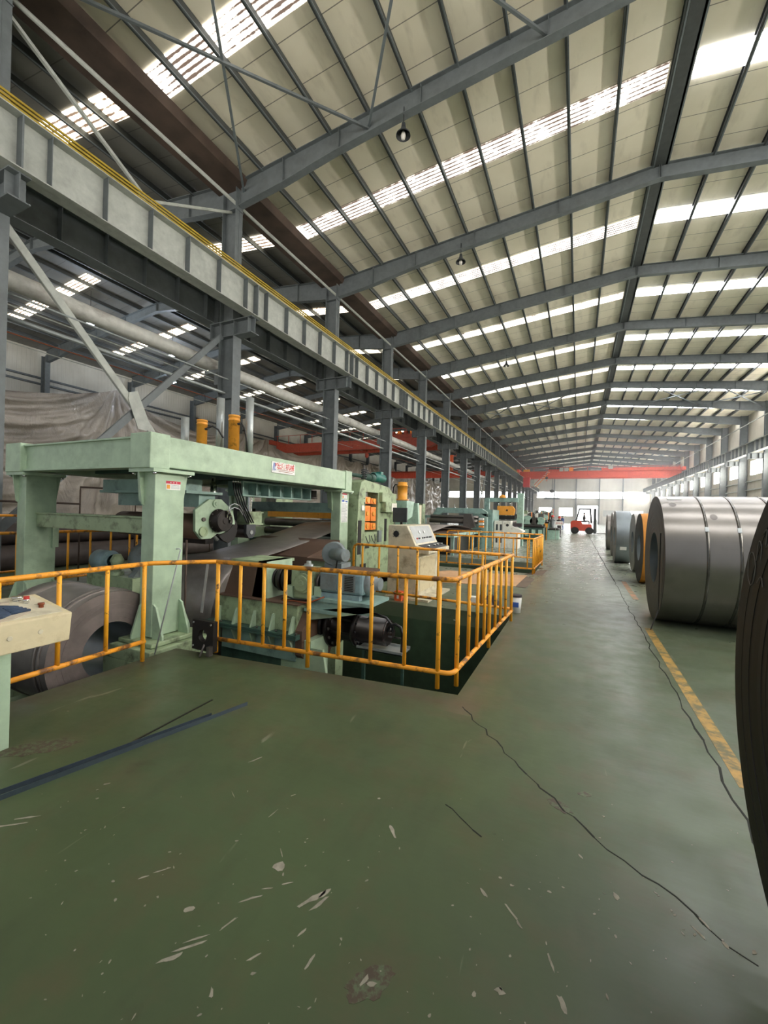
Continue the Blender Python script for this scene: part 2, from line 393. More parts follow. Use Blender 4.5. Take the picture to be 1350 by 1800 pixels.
# skylight strips: one per bay and slope
wn = [0]
def window(mb, m):
    wn[0] += 1; return struct('window_%d' % wn[0], mb, m)
for i in range(-1, 18):
    ys = 3.95 + 6 * i + 2.62
    if ys < Y0 or ys > Y1 - 1: continue
    for (xa, xb, xc, m) in ((-9.9, XC - .3, XC, 'skylight_dirty'), (XC + .3, 14.4, XC, 'skylight_clean')):
        z = lambda x: 13.3 - .1 * abs(x - xc) - .012
        window(MB().prism([(xa, z(xa)), (xb, z(xb)), (xb, z(xb) - .02), (xa, z(xa) - .02)], 'y', ys, ys + .72), m)
    for (xa, xb) in ((XCL + .5, -11.0), (XLL + 3.2, XCL - .8)):
        z = lambda x: 13.3 - .1 * abs(x - XCL) - .012
        window(MB().prism([(xa, z(xa)), (xb, z(xb)), (xb, z(xb) - .02), (xa, z(xa) - .02)], 'y', ys, ys + .72), 'skylight_side')
# walls
rw = MB()
rw.box(14.85, 15.0, Y0 - 1, Y1, 0, 6.05).box(14.85, 15.0, Y0 - 1, Y1, 7.4, 12.2)
for i in range(-1, 19):
    yc = 3.95 + 6 * i; rw.box(14.85, 15.0, yc - .75, yc + 1.25, 6.05, 7.4)
struct('wall_right', rw, 'cladding_right')
for i in range(-1, 18):
    yc = 3.95 + 6 * i; window(MB().box(14.93, 14.96, yc + 1.25, yc + 5.25, 6.05, 7.4), 'window_glow')
rg = MB()
for z in (1.6, 3.1, 4.6, 5.4): rg.box(14.7, 14.85, Y0, Y1, z, z + .1)
struct('trim_right', rg, 'steel_light')
struct('wall_left', MB().box(XLL - .5, XLL - .4, Y0 - 1, Y1, 0, 12.3), 'cladding_left')
tl = MB()
for z in (10.1, 9.7, 8.4): tl.box(XLL - .4, XLL - .25, Y0, Y1, z, z + .12)
struct('trim_left', tl, 'steel_grey')
# end wall with its ribbon window, four small windows and the open goods door
ew = MB(); a, b = Y1, Y1 + .15
def band(x0, x1, z0, z1): ew.box(x0, x1, a, b, z0, z1)
holes = [(-33, -10.9, 6.2, 7.75), (-9.6, 13.7, 6.2, 7.75)]
low = [(-9.1, -6.15, 1.95, 3.8), (-4.35, -1.35, 1.85, 3.8), (-.42, 4.25, 0, 4.55), (9.7, 13.4, 2.6, 3.3)]
band(XLL, 15, 7.75, 13.3); band(XLL, 15, 4.55, 6.2)
band(XLL, -33, 6.2, 7.75); band(-10.9, -9.6, 6.2, 7.75); band(13.7, 15, 6.2, 7.75)
xs = XLL
for x0, x1, z0, z1 in low:
    band(xs, x0, 0, 4.55); 
    if z0 > 0: band(x0, x1, 0, z0)
    if z1 < 4.55: band(x0, x1, z1, 4.55)
    xs = x1
band(xs, 15, 0, 4.55)
struct('wall_end', ew, 'cladding_end')
for x0, x1, z0, z1 in holes + low[:2] + low[3:]:
    window(MB().box(x0, x1, a + .06, a + .09, z0, z1), 'end_window_glow')
struct('door_1', MB().box(-.42, -.3, a - .06, a + .2, 0, 4.55).box(4.13, 4.25, a - .06, a + .2, 0, 4.55).box(-.42, 4.25, a - .06, a + .2, 4.45, 4.6), 'steel_grey')
window(MB().box(14.80, 14.83, 47.9, 50.2, 1.9, 3.1), 'window_glow')
window(MB().box(5.2, 8.8, a - .02, a + .02, 1.9, 3.4), 'panel_grey')
# bright yard outside the goods door
struct('ground', MB().box(-60, 60, Y1 + 8, 220, -.3, -.02), 'white_paint')
# painted line and drain joint
struct('trim_floor_line', MB().box(.915, 1.01, 3.2, 7.2, 0, .0015), 'mark_yellow')
struct('trim_floor_line_far', MB().box(1.02, 1.12, 9.6, 12.2, 0, .0015), 'mark_faded')
random.seed(3)
cr = MB(); y = 1.6; pts = []
while y < 60:
    pts.append((.85 + random.uniform(-.02, .02), y)); y += .18 if y < 12 else 1.2
for (xa, ya), (xb, yb) in zip(pts[:-1], pts[1:]):
    wa = random.uniform(.004, .009) if ya < 4.2 else random.uniform(.004, .007) if ya < 12 else .012
    cr.hexa([(xa - wa, ya, 0), (xa + wa, ya, 0), (xb + wa, yb, 0), (xb - wa, yb, 0)], [(xa - wa, ya, .0012), (xa + wa, ya, .0012), (xb + wa, yb, .0012), (xb - wa, yb, .0012)])
tag(cr.build('floor_joint', 'crack'), 'dark cracked expansion joint in the floor beside the yellow line', 'floor crack')
def crack(pts, w0, label):
    m_ = MB()
    for i in range(len(pts) - 1):
        (xa, ya), (xb, yb) = pts[i], pts[i + 1]; d = Vector((xb - xa, yb - ya)).normalized(); n_ = Vector((-d.y, d.x)) * w0 * random.uniform(.5, 1.3)
        q = [(xa - n_.x, ya - n_.y), (xa + n_.x, ya + n_.y), (xb + n_.x, yb + n_.y), (xb - n_.x, yb - n_.y)]
        m_.hexa([(p[0], p[1], 0) for p in q], [(p[0], p[1], .001) for p in q])
    tag(m_.build('floor_crack', 'crack'), label, 'floor crack')
def wob(a, b, n, amp):
    out = []
    for i in range(n + 1):
        t = i / n; out.append((a[0] + (b[0] - a[0]) * t + random.uniform(-amp, amp), a[1] + (b[1] - a[1]) * t + random.uniform(-amp, amp)))
    return out
crack(wob((-.85, 3.45), (-.05, 2.5), 16, .02) + wob((-.05, 2.5), (.62, 1.95), 12, .02), .0045, 'thin winding crack from the pit rail corner across the green aisle')
crack(wob((-.62, 2.25), (-.4, 2.1), 5, .008), .004, 'short dark scratch left of the two brown floor stains')
# chips of paint missing from the floor (uncountable)
def inv(x, y):
    dx, dy = x - 675, y - 900; c, s_ = math.cos(ROLL), math.sin(ROLL); X, Y = c * dx + s_ * dy, -s_ * dx + c * dy
    r, u = X / 734, -Y / 734; d = (r * math.cos(YAW) - math.sin(YAW), r * math.sin(YAW) + math.cos(YAW), u); t = -HC / d[2]
    return d[0] * t, d[1] * t
chips = MB(); random.seed(11)
def chip(px, py, L, W, ang, k=9):
    cx, cy = inv(px, py); n = k; pts = []
    for i in range(n):
        t = 2 * PI * i / n; r = random.uniform(.45, 1.1)
        ux, uy = L * math.cos(t) * r, W * math.sin(t) * r
        pts.append((cx + ux * math.cos(ang) - uy * math.sin(ang), cy + ux * math.sin(ang) + uy * math.cos(ang)))
    chips.prism(pts, 'z', 0, .0012)
for c_ in [(490, 1524, .035, .03, .3), (548, 1580, .07, .016, 1.1), (560, 1590, .06, .014, 1.2), (572, 1570, .04, .012, 1.2), (330, 1600, .025, .014, .8), (300, 1685, .05, .010, .9), (330, 1665, .06, .008, .85),
           (345, 1650, .05, .006, .8), (400, 1625, .05, .005, 1.3), (440, 1580, .05, .006, .8), (470, 1562, .04, .004, .6), (505, 1553, .03, .004, .7), (690, 1462, .045, .012, 2.3), (450, 1335, .05, .008, 1.2), (187, 1378, .025, .007, .9),
           (640, 1725, .03, .012, 1.2), (655, 1730, .02, .01, .6), (880, 1743, .022, .014, .5), (988, 1765, .03, .012, 2.0), (1083, 1576, .02, .012, 2), (850, 1570, .03, .008, 2.4), (900, 1605, .06, .006, 2.4), (912, 1625, .02, .006, 2.4),
           (1228, 1640, .035, .006, 2.3), (1275, 1660, .02, .01, 2), (1327, 1675, .015, .008, 1), (1020, 1505, .02, .007, 2.1), (900, 1557, .012, .008, 0), (930, 1563, .008, .005, 0), (965, 1568, .012, .007, 0), (990, 1560, .008, .006, 0),
           (1240, 1625, .03, .006, 2.2), (968, 1690, .04, .005, 2.0), (545, 1690, .03, .006, 1.5), (530, 1640, .03, .005, 1.2), (372, 1745, .025, .008, 2.2), (448, 1682, .03, .005, 1), (253, 1542, .025, .005, .9), (285, 1530, .035, .004, .9), (20, 1450, .09, .006, .7),
           (50, 1437, .06, .008, .7), (495, 1500, .04, .003, 2.4), (480, 1430, .04, .004, 1.5), (410, 1397, .04, .003, 2.6), (120, 1160 + 90, .01, .008, 0), (515, 1528 - 130, .02, .003, 1), (800, 1090, .04, .02, .3)]: chip(*c_)
for _ in range(150):
    px, py = random.uniform(40, 1300), random.uniform(1380, 1800); s_ = random.choice((.004, .006, .01)); chip(px, py, s_, s_ * random.uniform(.2, .8), random.uniform(0, 3), 6)
tag(chips.build('paint_chips', 'chip'), 'pale chips and scrapes of bare concrete in the green floor paint', 'paint chips', kind='stuff')
def stain(px, py, L, W, ang, label):
    m_ = MB(); cx, cy = inv(px, py); pts = []
    for i in range(26):
        t = 2 * PI * i / 26; r = random.uniform(.8, 1.1); ux, uy = L * math.cos(t) * r, W * math.sin(t) * r
        pts.append((cx + ux * math.cos(ang) - uy * math.sin(ang), cy + ux * math.sin(ang) + uy * math.cos(ang)))
    m_.prism(pts, 'z', 0, .0008); tag(m_.build('floor_stain', 'stain_soft'), label, 'floor stain')
mat('stain_soft', '4b3f33', .5, 0, True, '5a6a4c', 30, .45, .6, .8)
stain(983, 1416, .075, .04, 2.6, 'larger brown stain in the middle of the green floor')
stain(1028, 1396, .04, .025, .5, 'smaller brown stain right of the larger one on the green floor')
stain(60, 1315, .26, .09, .8, 'dark oily stain around the foot of the beige console stand')
stain(650, 1728, .09, .05, .9, 'brown smear near the lower edge of the green floor')

# ================= STEEL FRAME =================
def column_main(side, y):
    s_ = -1 if side == 'l' else 1
    m_ = MB(); xi = XL if side == 'l' else XR
    if side == 'l':
        # lower H post, crane bracket, slimmer upper post
        m_.box(xi - .60, xi - .02, y - .006, y + .006, 0, 7.0).box(xi - .02, xi, y - .17, y + .17, 0, 7.0).box(xi - .62, xi - .60, y - .17, y + .17, 0, 7.0)
        m_.box(xi - .60, xi - .05, y - .008, y + .008, 7.51, 11.69).box(xi - .08, xi - .06, y - .15, y + .15, 7.506, 11.69).box(xi - .62, xi - .60, y - .15, y + .15, 7.506, 11.69)
        for z in (5.05, 11.0): m_.box(xi - .6, xi - .03, y - .16, y + .16, z, z + .015)
        # bracket: horizontal I beam with stiffeners
        x0, x1 = xi - 1.02, xi + .72
        m_.box(x0, x1, y - .011, y + .011, 7.025, 7.48).box(x0, x1, y - .172, y + .172, 7.48, 7.505).box(x0, x1, y - .172, y + .172, 7.0, 7.025)
        for x in (x0 + .01, xi - .6, xi - .012, x1 - .16): m_.box(x - .008, x + .008, y - .16, y + .16, 7.025, 7.48)
        m_.box(xi - .85, xi - .61, y - .1, y + .1, 5.55, 5.9)
    else:
        m_.box(xi, xi + .60, y - .006, y + .006, 0, 11.95).box(xi, xi + .02, y - .17, y + .17, 0, 7.5).box(xi + .60, xi + .62, y - .17, y + .17, 0, 11.95)
        m_.box(xi + .06, xi + .08, y - .15, y + .15, 7.4, 11.95)
        x0 = xi - 1.1
        m_.box(x0, xi + .6, y - .008, y + .008, 7.02, 7.5).box(x0, xi + .6, y - .17, y + .17, 7.48, 7.505).box(x0, xi, y - .17, y + .17, 7.0, 7.025)
        for x in (x0 + .02, x0 + .3, x0 + .8): m_.box(x - .008, x + .008, y - .16, y + .16, 7.02, 7.49)
    m_.box(xi - .75 if side == 'l' else xi - .12, xi + .12 if side == 'l' else xi + .75, y - .25, y + .25, 0, .03)
    return m_
mc = column_main('l', 0).build('steel_column', 'steel_grey', org=(-10.2, 0, 0))
ORD = ['nearest', 'second', 'third', 'fourth', 'fifth', 'sixth', 'seventh', 'eighth', 'ninth', 'tenth', 'eleventh', 'twelfth', 'thirteenth', 'fourteenth', 'fifteenth', 'sixteenth', 'seventeenth', 'furthest']
tag(mc, 'nearest grey H column between the halls, with crane bracket, at the left edge', 'column', 'columns between the two halls')
mc.location = (-10.2, YCOL[0], 0); first = mc
for k, y in enumerate(YCOL[1:]):
    c = mc.copy(); COL.objects.link(c); c.location = (-10.2, y, 0); c['label'] = '%s grey H column between the halls, counted from the viewer' % ORD[k + 1]
mr = column_main('r', 0).build('steel_column', 'steel_grey', org=(14.4, 0, 0))
tag(mr, 'nearest grey column against the right wall carrying the right crane girder', 'column', 'columns along the right wall')
mr.location = (14.4, YCOL[5], 0)
for k, y in enumerate(YCOL[6:]):
    c = mr.copy(); COL.objects.link(c); c.location = (14.4, y, 0); c['label'] = '%s grey column against the right wall between the bright windows' % ORD[min(k + 1, 11)] if k < 11 else 'furthest grey column against the right wall'
ml = MB().box(XLL, XLL + .5, -.006, .006, 0, 11.6).box(XLL + .48, XLL + .5, -.15, .15, 0, 11.6).box(XLL, XLL + .02, -.15, .15, 0, 11.6).build('steel_column', 'steel_grey', org=(XLL + .25, 0, 0))
tag(ml, 'nearest grey column against the far left wall behind the hanging plastic film', 'column', 'columns along the far left wall')
ml.location = (XLL + .25, YCOL[1], 0)
for k, y in enumerate(YCOL[2:]):
    c = ml.copy(); COL.objects.link(c); c.location = (XLL + .25, y, 0); c['label'] = '%s grey column against the far left wall behind the hanging plastic film' % ORD[k + 1 if k < 15 else 17]
# rafters
def rafter(xa, xb, xc, ends):
    m_ = MB()
    for sgn, xe in ((-1, xa), (1, xb)):
        L = abs(xe - xc)
        zt = lambda x: 13.09 - .1 * abs(x - xc)
        dl = (0, 3.9, 6.4, 8.6, 10.4, 12.04); zl = (12.63, 12.20, 11.92, 11.64, 11.32, 11.12)
        bot = [(xc + sgn * L * d / 12.04, z) for d, z in zip(dl, zl)]
        top = [(xe, zt(xe)), (xc, zt(xc))]
        m_.prism(bot + top, 'y', -.006, .006)
        for p, q in list(zip(bot[:-1], bot[1:])) + [(top[0], top[1])]: m_.beam((p[0], 0, p[1]), (q[0], 0, q[1]), .22, .02)
        for t in (.002, .25, .5, .70, .86):
            x = xc + sgn * t * L; d = t * 12.04; i = max(j for j in range(5) if dl[j] <= d); zb = zl[i] + (zl[i + 1] - zl[i]) * (d - dl[i]) / (dl[i + 1] - dl[i])
            m_.box(x - .006, x + .006, -.1, .1, zb, zt(x) + .02)
    return m_
r0 = rafter(XL, XR, XC, 0).build('roof_rafter', 'steel_grey', org=(XC, 0, 11.1))
tag(r0, 'nearest grey tapered rafter of the main hall, at the top of the picture', 'rafter', 'rafters of the main hall')
r0.location = (XC, YCOL[0], 11.1)
for y in YCOL[1:]:
    c = r0.copy(); COL.objects.link(c); c.location = (XC, y, 11.1); c['label'] = '%s grey tapered steel rafter of the main hall, counted from the viewer' % ORD[YCOL.index(y)]
r1 = rafter(XLL + .3, -10.55, XCL, 0).build('roof_rafter', 'steel_grey', org=(XCL, 0, 11.1))
tag(r1, 'nearest grey tapered rafter of the darker side hall at the left', 'rafter', 'rafters of the side hall')
r1.location = (XCL, YCOL[0], 11.1)
for y in YCOL[1:]:
    c = r1.copy(); COL.objects.link(c); c.location = (XCL, y, 11.1); c['label'] = '%s grey tapered rafter of the darker side hall, counted from the viewer' % ORD[YCOL.index(y)]
# purlins: long C sections
def purlin(x, xc, group, label):
    z = 13.3 - .1 * abs(x - xc) - .02; s_ = 1 if x > xc else -1
    root = thing('roof_purlin', label, 'purlin', (x, (Y0 + Y1) / 2, z - .2), group)
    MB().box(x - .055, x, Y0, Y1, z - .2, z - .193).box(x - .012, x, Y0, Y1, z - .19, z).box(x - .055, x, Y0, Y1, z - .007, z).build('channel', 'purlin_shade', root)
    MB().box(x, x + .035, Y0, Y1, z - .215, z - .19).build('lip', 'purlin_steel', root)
for k in range(10):
    d = .2 + 1.22 * k + (0 if k else 0)
    for s_ in (-1, 1):
        x = XC + s_ * d
        if -9.9 < x < 14.3: purlin(x, XC, 'purlins of the main hall ' + ('left' if s_ < 0 else 'right') + ' slope', '%s long grey purlin from the ridge on the %s slope of the main roof' % (ORD[k].replace('nearest', 'first'), 'left' if s_ < 0 else 'right'))
for k in range(10):
    for s_ in (-1, 1):
        x = XCL + s_ * (.2 + 1.22 * k)
        if XLL + .3 < x < -10.9: purlin(x, XCL, 'purlins of the side hall ' + ('far' if s_ < 0 else 'near') + ' slope', '%s long grey purlin from the ridge on the %s slope of the side hall roof' % (ORD[k].replace('nearest', 'first'), 'far' if s_ < 0 else 'near'))
tag(MB().box(XC - .16, XC + .19, Y0, Y1, 13.06, 13.07).build('ridge_plate', 'purlin_shade'), 'main roof ridge plate, coloured dark for the shaded gap between its two ridge purlins', 'ridge plate')  # dark colour stands in for the shade in the ridge gap
# crane girders along the column rows
def crane_girder(label, xw, zb, h, lit, rail):
    root = thing('crane_runway_girder', label, 'girder', (xw, 54, zb))
    m_ = MB().box(xw - .006, xw + .006, Y0, Y1 - .2, zb, zb + h).box(xw - .19, xw + .19, Y0, Y1 - .2, zb, zb + .02).box(xw - .2, xw + .2, Y0, Y1 - .2, zb + h - .02, zb + h)
    m_.build('web', lit, root)
    first_ = None; ys = [3.95 + 6 * i + .45 + k * 1.02 for i in range(-1, 18) for k in range(6)]
    for y in ys[:100]:
        if first_ is None:
            sb = MB()
            for s_ in (-1, 1): sb.box(xw + s_ * .006, xw + s_ * .17, y - .006, y + .006, zb + .02, zb + h - .02)
            first_ = sb.build('stiffener', 'steel_grey', root); yf = y
        else:
            c = first_.copy(); COL.objects.link(c); c.parent = root; c.location = (0, y - yf, 0)
    sb = MB()
    for y in ys[100:]: sb.box(xw - .17, xw + .17, y - .006, y + .006, zb + .02, zb + h - .02)
    for i in range(-1, 18): sb.box(xw - .185, xw + .185, 3.92 + 6 * i, 3.95 + 6 * i, zb + .02, zb + h - .02)
    o = sb.build('splice_plate', 'steel_grey', root); o['kind'] = 'stuff'
    MB().box(xw - .035, xw + .035, Y0, Y1 - .2, zb + h, zb + h + .12).build('crane_rail', 'worn_steel', root)
    if rail:
        m_ = MB()
        for k in range(3): m_.box(xw + .10, xw + .13, Y0, Y1 - .2, zb + h + .05 + k * .075, zb + h + .09 + k * .075)
        m_.build('conductor_bar', 'conductor_yellow', root)
    return root
crane_girder('light grey stiffened crane runway girder with a yellow conductor rail on the left columns', -9.27, 7.505, .98, 'steel_light', True)
crane_girder('dark crane runway girder on the side-hall face of the left columns', -10.92, 7.505, .85, 'steel_grey', False)
crane_girder('grey crane runway girder along the right wall above the windows', 13.40, 7.505, .95, 'steel_light', False)
crane_girder('grey crane runway girder along the far left wall of the side hall', -32.4, 7.505, .85, 'steel_grey', False)
# ties, struts and braces
def bar(name, mb, m, label, cat, group=None): return tag(mb.build(name, m), label, cat, group)
bar('eave_strut', MB().tube([(-10.05, Y0, 11.22), (-10.05, Y1, 11.22)], .05), 'steel_light', 'long round grey strut linking the column heads of the left row', 'strut')
bar('eave_strut', MB().tube([(14.1, Y0, 10.7), (14.1, Y1, 10.7)], .045), 'steel_light', 'long round grey strut along the right row of columns under the eaves', 'strut')
bar('eave_strut', MB().tube([(-10.25, Y0, 5.7), (-10.25, Y1, 5.7)], .022), 'zinc', 'thin upper zinc conduit strung along the left columns below the girder', 'conduit')
bar('eave_strut', MB().tube([(-10.4, Y0, 5.28), (-10.4, Y1, 5.28)], .05), 'zinc', 'thicker lower zinc tube strung along the left columns below the girder', 'tube').name = 'service_tube'
for k, (x, z, r) in enumerate(((-14.0, 6.9, .02), (-17.5, 7.3, .02), (-20.5, 7.9, .02))):
    bar('guy_wire', MB().tube([(x, Y0, z), (x, Y1, z)], r, 6), ('steel_light', 'copper', 'steel_light')[k], ('pale cable strung along the side hall nearest to the columns', 'copper-brown cable strung along the side hall', 'pale cable strung along the side hall furthest from the columns')[k], 'cable')
d_ = thing('insulated_duct', 'grey-white wrapped round duct on arms behind the left columns', 'duct', (-11.0, 30, 6.1))
MB().tube([(-11.0, y, 6.27 + .012 * math.sin(y * 1.7)) for y in range(-3, 80)], .20, 16).build('duct_pipe', 'pipe_wrap', d_)
mb = MB()
for y in YCOL[:13]: mb.box(-11.25, -10.56, y - .06, y + .06, 5.95, 6.07)
mb.build('support_arm', 'steel_grey', d_)['kind'] = 'stuff'
def channel(mb, p, q, w=.13, d=.07, up=(1, 0, 0)):
    p, q = Vector(p), Vector(q); a = (q - p).normalized(); u = Vector(up); r = a.cross(u).normalized()
    mb.beam(p, q, w, .012, up)
    for s_ in (-1, 1): mb.beam(p + r * s_ * w / 2 - u * d / 2, q + r * s_ * w / 2 - u * d / 2, .012, d, up)
    return mb
def xbrace(y0, name, label, z0=.6, z1=7.0, x=-10.25):
    root = thing(name, label, 'brace', (x, y0 + 3, z0))
    ym, zm = y0 + 3.05, 4.0
    k1 = [(x, y0 + .25, z1), (x, ym - .1, zm + .1)]; k2 = [(x, ym + .1, zm - .1), (x, y0 + 5.8, z0)]
    channel(MB(), *k1, w=.16).build('brace_arm', 'steel_light', root); channel(MB(), *k2, w=.16).build('brace_arm', 'steel_light', root)
    channel(MB(), (x - .05, y0 + 5.75, z1), (x - .05, y0 + .25, z0 + .4), w=.16).build('brace_arm', 'steel_grey', root)
    MB().prism([(ym - .28, zm + .42), (ym - .06, zm + .5), (ym + .3, zm - .3), (ym + .22, zm - .46), (ym - .02, zm - .45), (ym - .3, zm + .25)], 'x', x + .01, x + .03).build('gusset_plate', 'steel_light', root)
xbrace(YCOL[0], 'cross_brace', 'large X of light grey channels between the two nearest left columns')
xbrace(YCOL[7], 'cross_brace', 'distant narrow X of grey channels between columns seen above the green bridge frame')
xbrace(YCOL[13], 'cross_brace', 'furthest X of grey channels between the left columns near the end wall')
def vbrace(y0, label):
    root = thing('upper_brace', label, 'brace', (-10.25, y0 + 3, 9.3)); x = -10.2
    for p, q in (((x, y0 + .2, 11.0), (x, y0 + 3.1, 9.4)), ((x, y0 + 3.1, 9.4), (x, y0 + 5.9, 10.95))): MB().beam(p, q, .07, .07).build('brace_arm', 'steel_light', root)
    MB().box(x - .01, x + .01, y0 + 2.85, y0 + 3.35, 9.25, 9.5).build('gusset_plate', 'steel_light', root)
vbrace(YCOL[0], 'V-shaped light angle brace above the yellow conductor rail between the two nearest columns')
def roofx(y0, xa, xb, i, label):
    root = thing('roof_brace', label, 'brace', ((xa + xb) / 2, y0 + 3, 11.6)); zz = lambda x: 12.72 - .1 * abs(x - XC)
    for k, (p, q) in enumerate((((xa, y0), (xb, y0 + 6)), ((xb, y0), (xa, y0 + 6)))):
        MB().beam((p[0], p[1], zz(p[0]) + .04 * k), (q[0], q[1], zz(q[0]) + .04 * k), .06, .06).build('brace_arm', 'purlin_steel' if k else 'steel_grey', root)
for y0, w_ in ((YCOL[0], 'nearest bay'), (YCOL[6], 'seventh bay'), (YCOL[12], 'bay before the far crane')):
    for k, (xa, xb) in enumerate(((-9.8, -5.4), (-5.4, -.9), (5.2, 9.6), (9.6, 14.0))):
        roofx(y0, xa, xb, k, 'crossed roof braces in the %s, %s' % (w_, ('beside the left columns', 'left of the ridge', 'right of the ridge', 'beside the right wall')[k]))
# end wall posts
for k, x in enumerate((-5.6, -.68, 4.38, 9.25)):
    o = ibeam(MB(), (x, Y1 - .25, 0), (x, Y1 - .25, 12.4), .45, .25, up=(0, 1, 0)).build('wind_post', 'steel_grey')
    tag(o, ('end wall post between the two small left windows', 'end wall post just left of the bright goods door', 'end wall post just right of the bright goods door', 'end wall post nearest the right wall')[k], 'post')
# hanging plastic film in front of the far left wall
def drape(y0, y1, z_top, x, gathers, label, seed, depth=.5, nu=260, fine=1.):
    """film hung from gather points; swag folds between them, folds fanning out below each"""
    random.seed(seed); nv = 70; vs = []; fs = []; ph = [random.uniform(0, 6) for _ in range(8)]
    G_ = sorted(gathers)
    for i in range(nu + 1):
        y = y0 + (y1 - y0) * i / nu
        lo = max([g for g in G_ if g[0] <= y], default=(y0 - 3, z_top + .2)); hi = min([g for g in G_ if g[0] > y], default=(y1 + 3, z_top + .2))
        f = (y - lo[0]) / (hi[0] - lo[0]); span = hi[0] - lo[0]; sag = 4 * f * (1 - f); zt = lo[1] * (1 - f) + hi[1] * f - min(1.6, .11 * span) * sag
        for j in range(nv + 1):
            v = j / nv; z = zt * (1 - v)
            d = 0.
            # fans below the gathers
            for (gy, gz) in G_:
                dy, dz = y - gy, gz + .35 - z; rr = math.hypot(dy, dz)
                if rr < 1e-3: continue
                ang = math.atan2(dy, dz); w_ = math.exp(-(ang / 1.0) ** 2) * min(1, rr / 1.5)
                d += w_ * (.16 * math.sin(ang * (17 if fine > .9 else 11) + ph[0] + gy) + .09 * fine * math.sin(ang * 41 + ph[1] + rr * .4)) * (.5 + .12 * rr)
            # nested swags between the gathers
            h = (z_top - z) / 6 - .55 * sag * math.exp(-v * 1.2)
            d += .30 * sag * math.exp(-1.6 * v) * math.sin(h * 21 + 1.5 * math.sin(y * .35) + ph[2]) + .16 * fine * sag * math.exp(-1.2 * v) * math.sin(h * 57 + ph[3] + .3 * y)
            d += .05 * math.sin(y * 2.1 + z * 3.3 + ph[4]) * math.sin(z * 1.7 - y * 1.3 + ph[5])
            vs.append((x + depth * d, y, z))
    for i in range(nu):
        for j in range(nv):
            a_ = i * (nv + 1) + j; fs.append((a_, a_ + 1, a_ + nv + 2, a_ + nv + 1))
    m_ = MB(); m_.add(vs, fs, True); o = m_.build('plastic_film', 'plastic_film'); tag(o, label, 'plastic sheet')
drape(5.0, 33.4, 9.7, -31.2, [(4.0, 9.7), (19.6, 10.1), (33.2, 9.5)], 'wide sagging sheet of grey plastic film hanging behind the green gantry', 2, 1.15, 420)
drape(33.6, 59, 9.2, -31.2, [(36, 9.3), (46.3, 9.9), (52, 9.5), (57, 9.5)], 'plastic film with one high peak, hanging behind the side-hall crane', 5, .9, 260, .4)
drape(59.2, 78, 9.2, -31.2, [(61, 9.5), (65.5, 10.1), (70.5, 9.8), (76, 9.6)], 'plastic film hanging left of the grey columns above the beige desk', 8, .9, 260, .3)
drape(78.2, 104, 9.1, -31.2, [(80, 9.5), (87, 10.3), (93, 9.6), (100, 9.5)], 'furthest plastic film hanging behind the distant X brace', 9, .9, 260, .3)
# lamps
def pendant(x, y, z, label, lit=False, top=.75):
    root = thing('pendant_lamp', label, 'lamp', (x, y, z + top))
    MB().tube([(x, y, z + .3), (x, y, z + top)], .012, 6).build('rod', 'black', root)
    MB().lathe((x, y, z), 'z', [(0, .19), (.04, .18), (.14, .09), (.22, .06), (.32, .05), (.32, 0)], 20).build('shade', 'dark_grey' if not lit else 'steel_light', root)
    MB().lathe((x, y, z), 'z', [(-.1, 0), (-.08, .05), (0, .065), (.1, .04)], 14).build('bulb', 'lamp_glow' if lit else 'bulb_off', root)
pendant(-4.35, 9.9, 11.35, 'unlit pendant lamp with a white bulb under the nearest full rafter')
pendant(-4.4, 15.9, 11.4, 'second unlit pendant lamp away, under the next rafter')
pendant(-4.5, 27.9, 11.3, 'small unlit pendant lamp further down the hall, third away')
pendant(-24.1, 13.6, 11.3, 'lit bluish lamp in the side hall, highest of the three', True, 13.3 - .1 * abs(-24.1 - XCL) - 11.3)
pendant(-24.0, 18.5, 11.3, 'lit bluish lamp in the side hall, middle one seen between the brace arms', True, 13.3 - .1 * abs(-24.0 - XCL) - 11.3)
pendant(-28.0, 21.8, 11.0, 'lit bluish lamp in the side hall, brightest and lowest, beside the X brace', True, 13.3 - .1 * abs(-28.0 - XCL) - 11.0)
# lights for those three lamps
for p in ((-24.1, 13.6, 11.0), (-24.0, 18.5, 11.0), (-28.0, 21.8, 10.7)):
    ld = D.lights.new('lamp_light', 'POINT'); ld.energy = 250; ld.color = (.75, .85, 1); ld.shadow_soft_size = .15
    lo = D.objects.new('lamp_light', ld); COL.objects.link(lo); lo.location = p
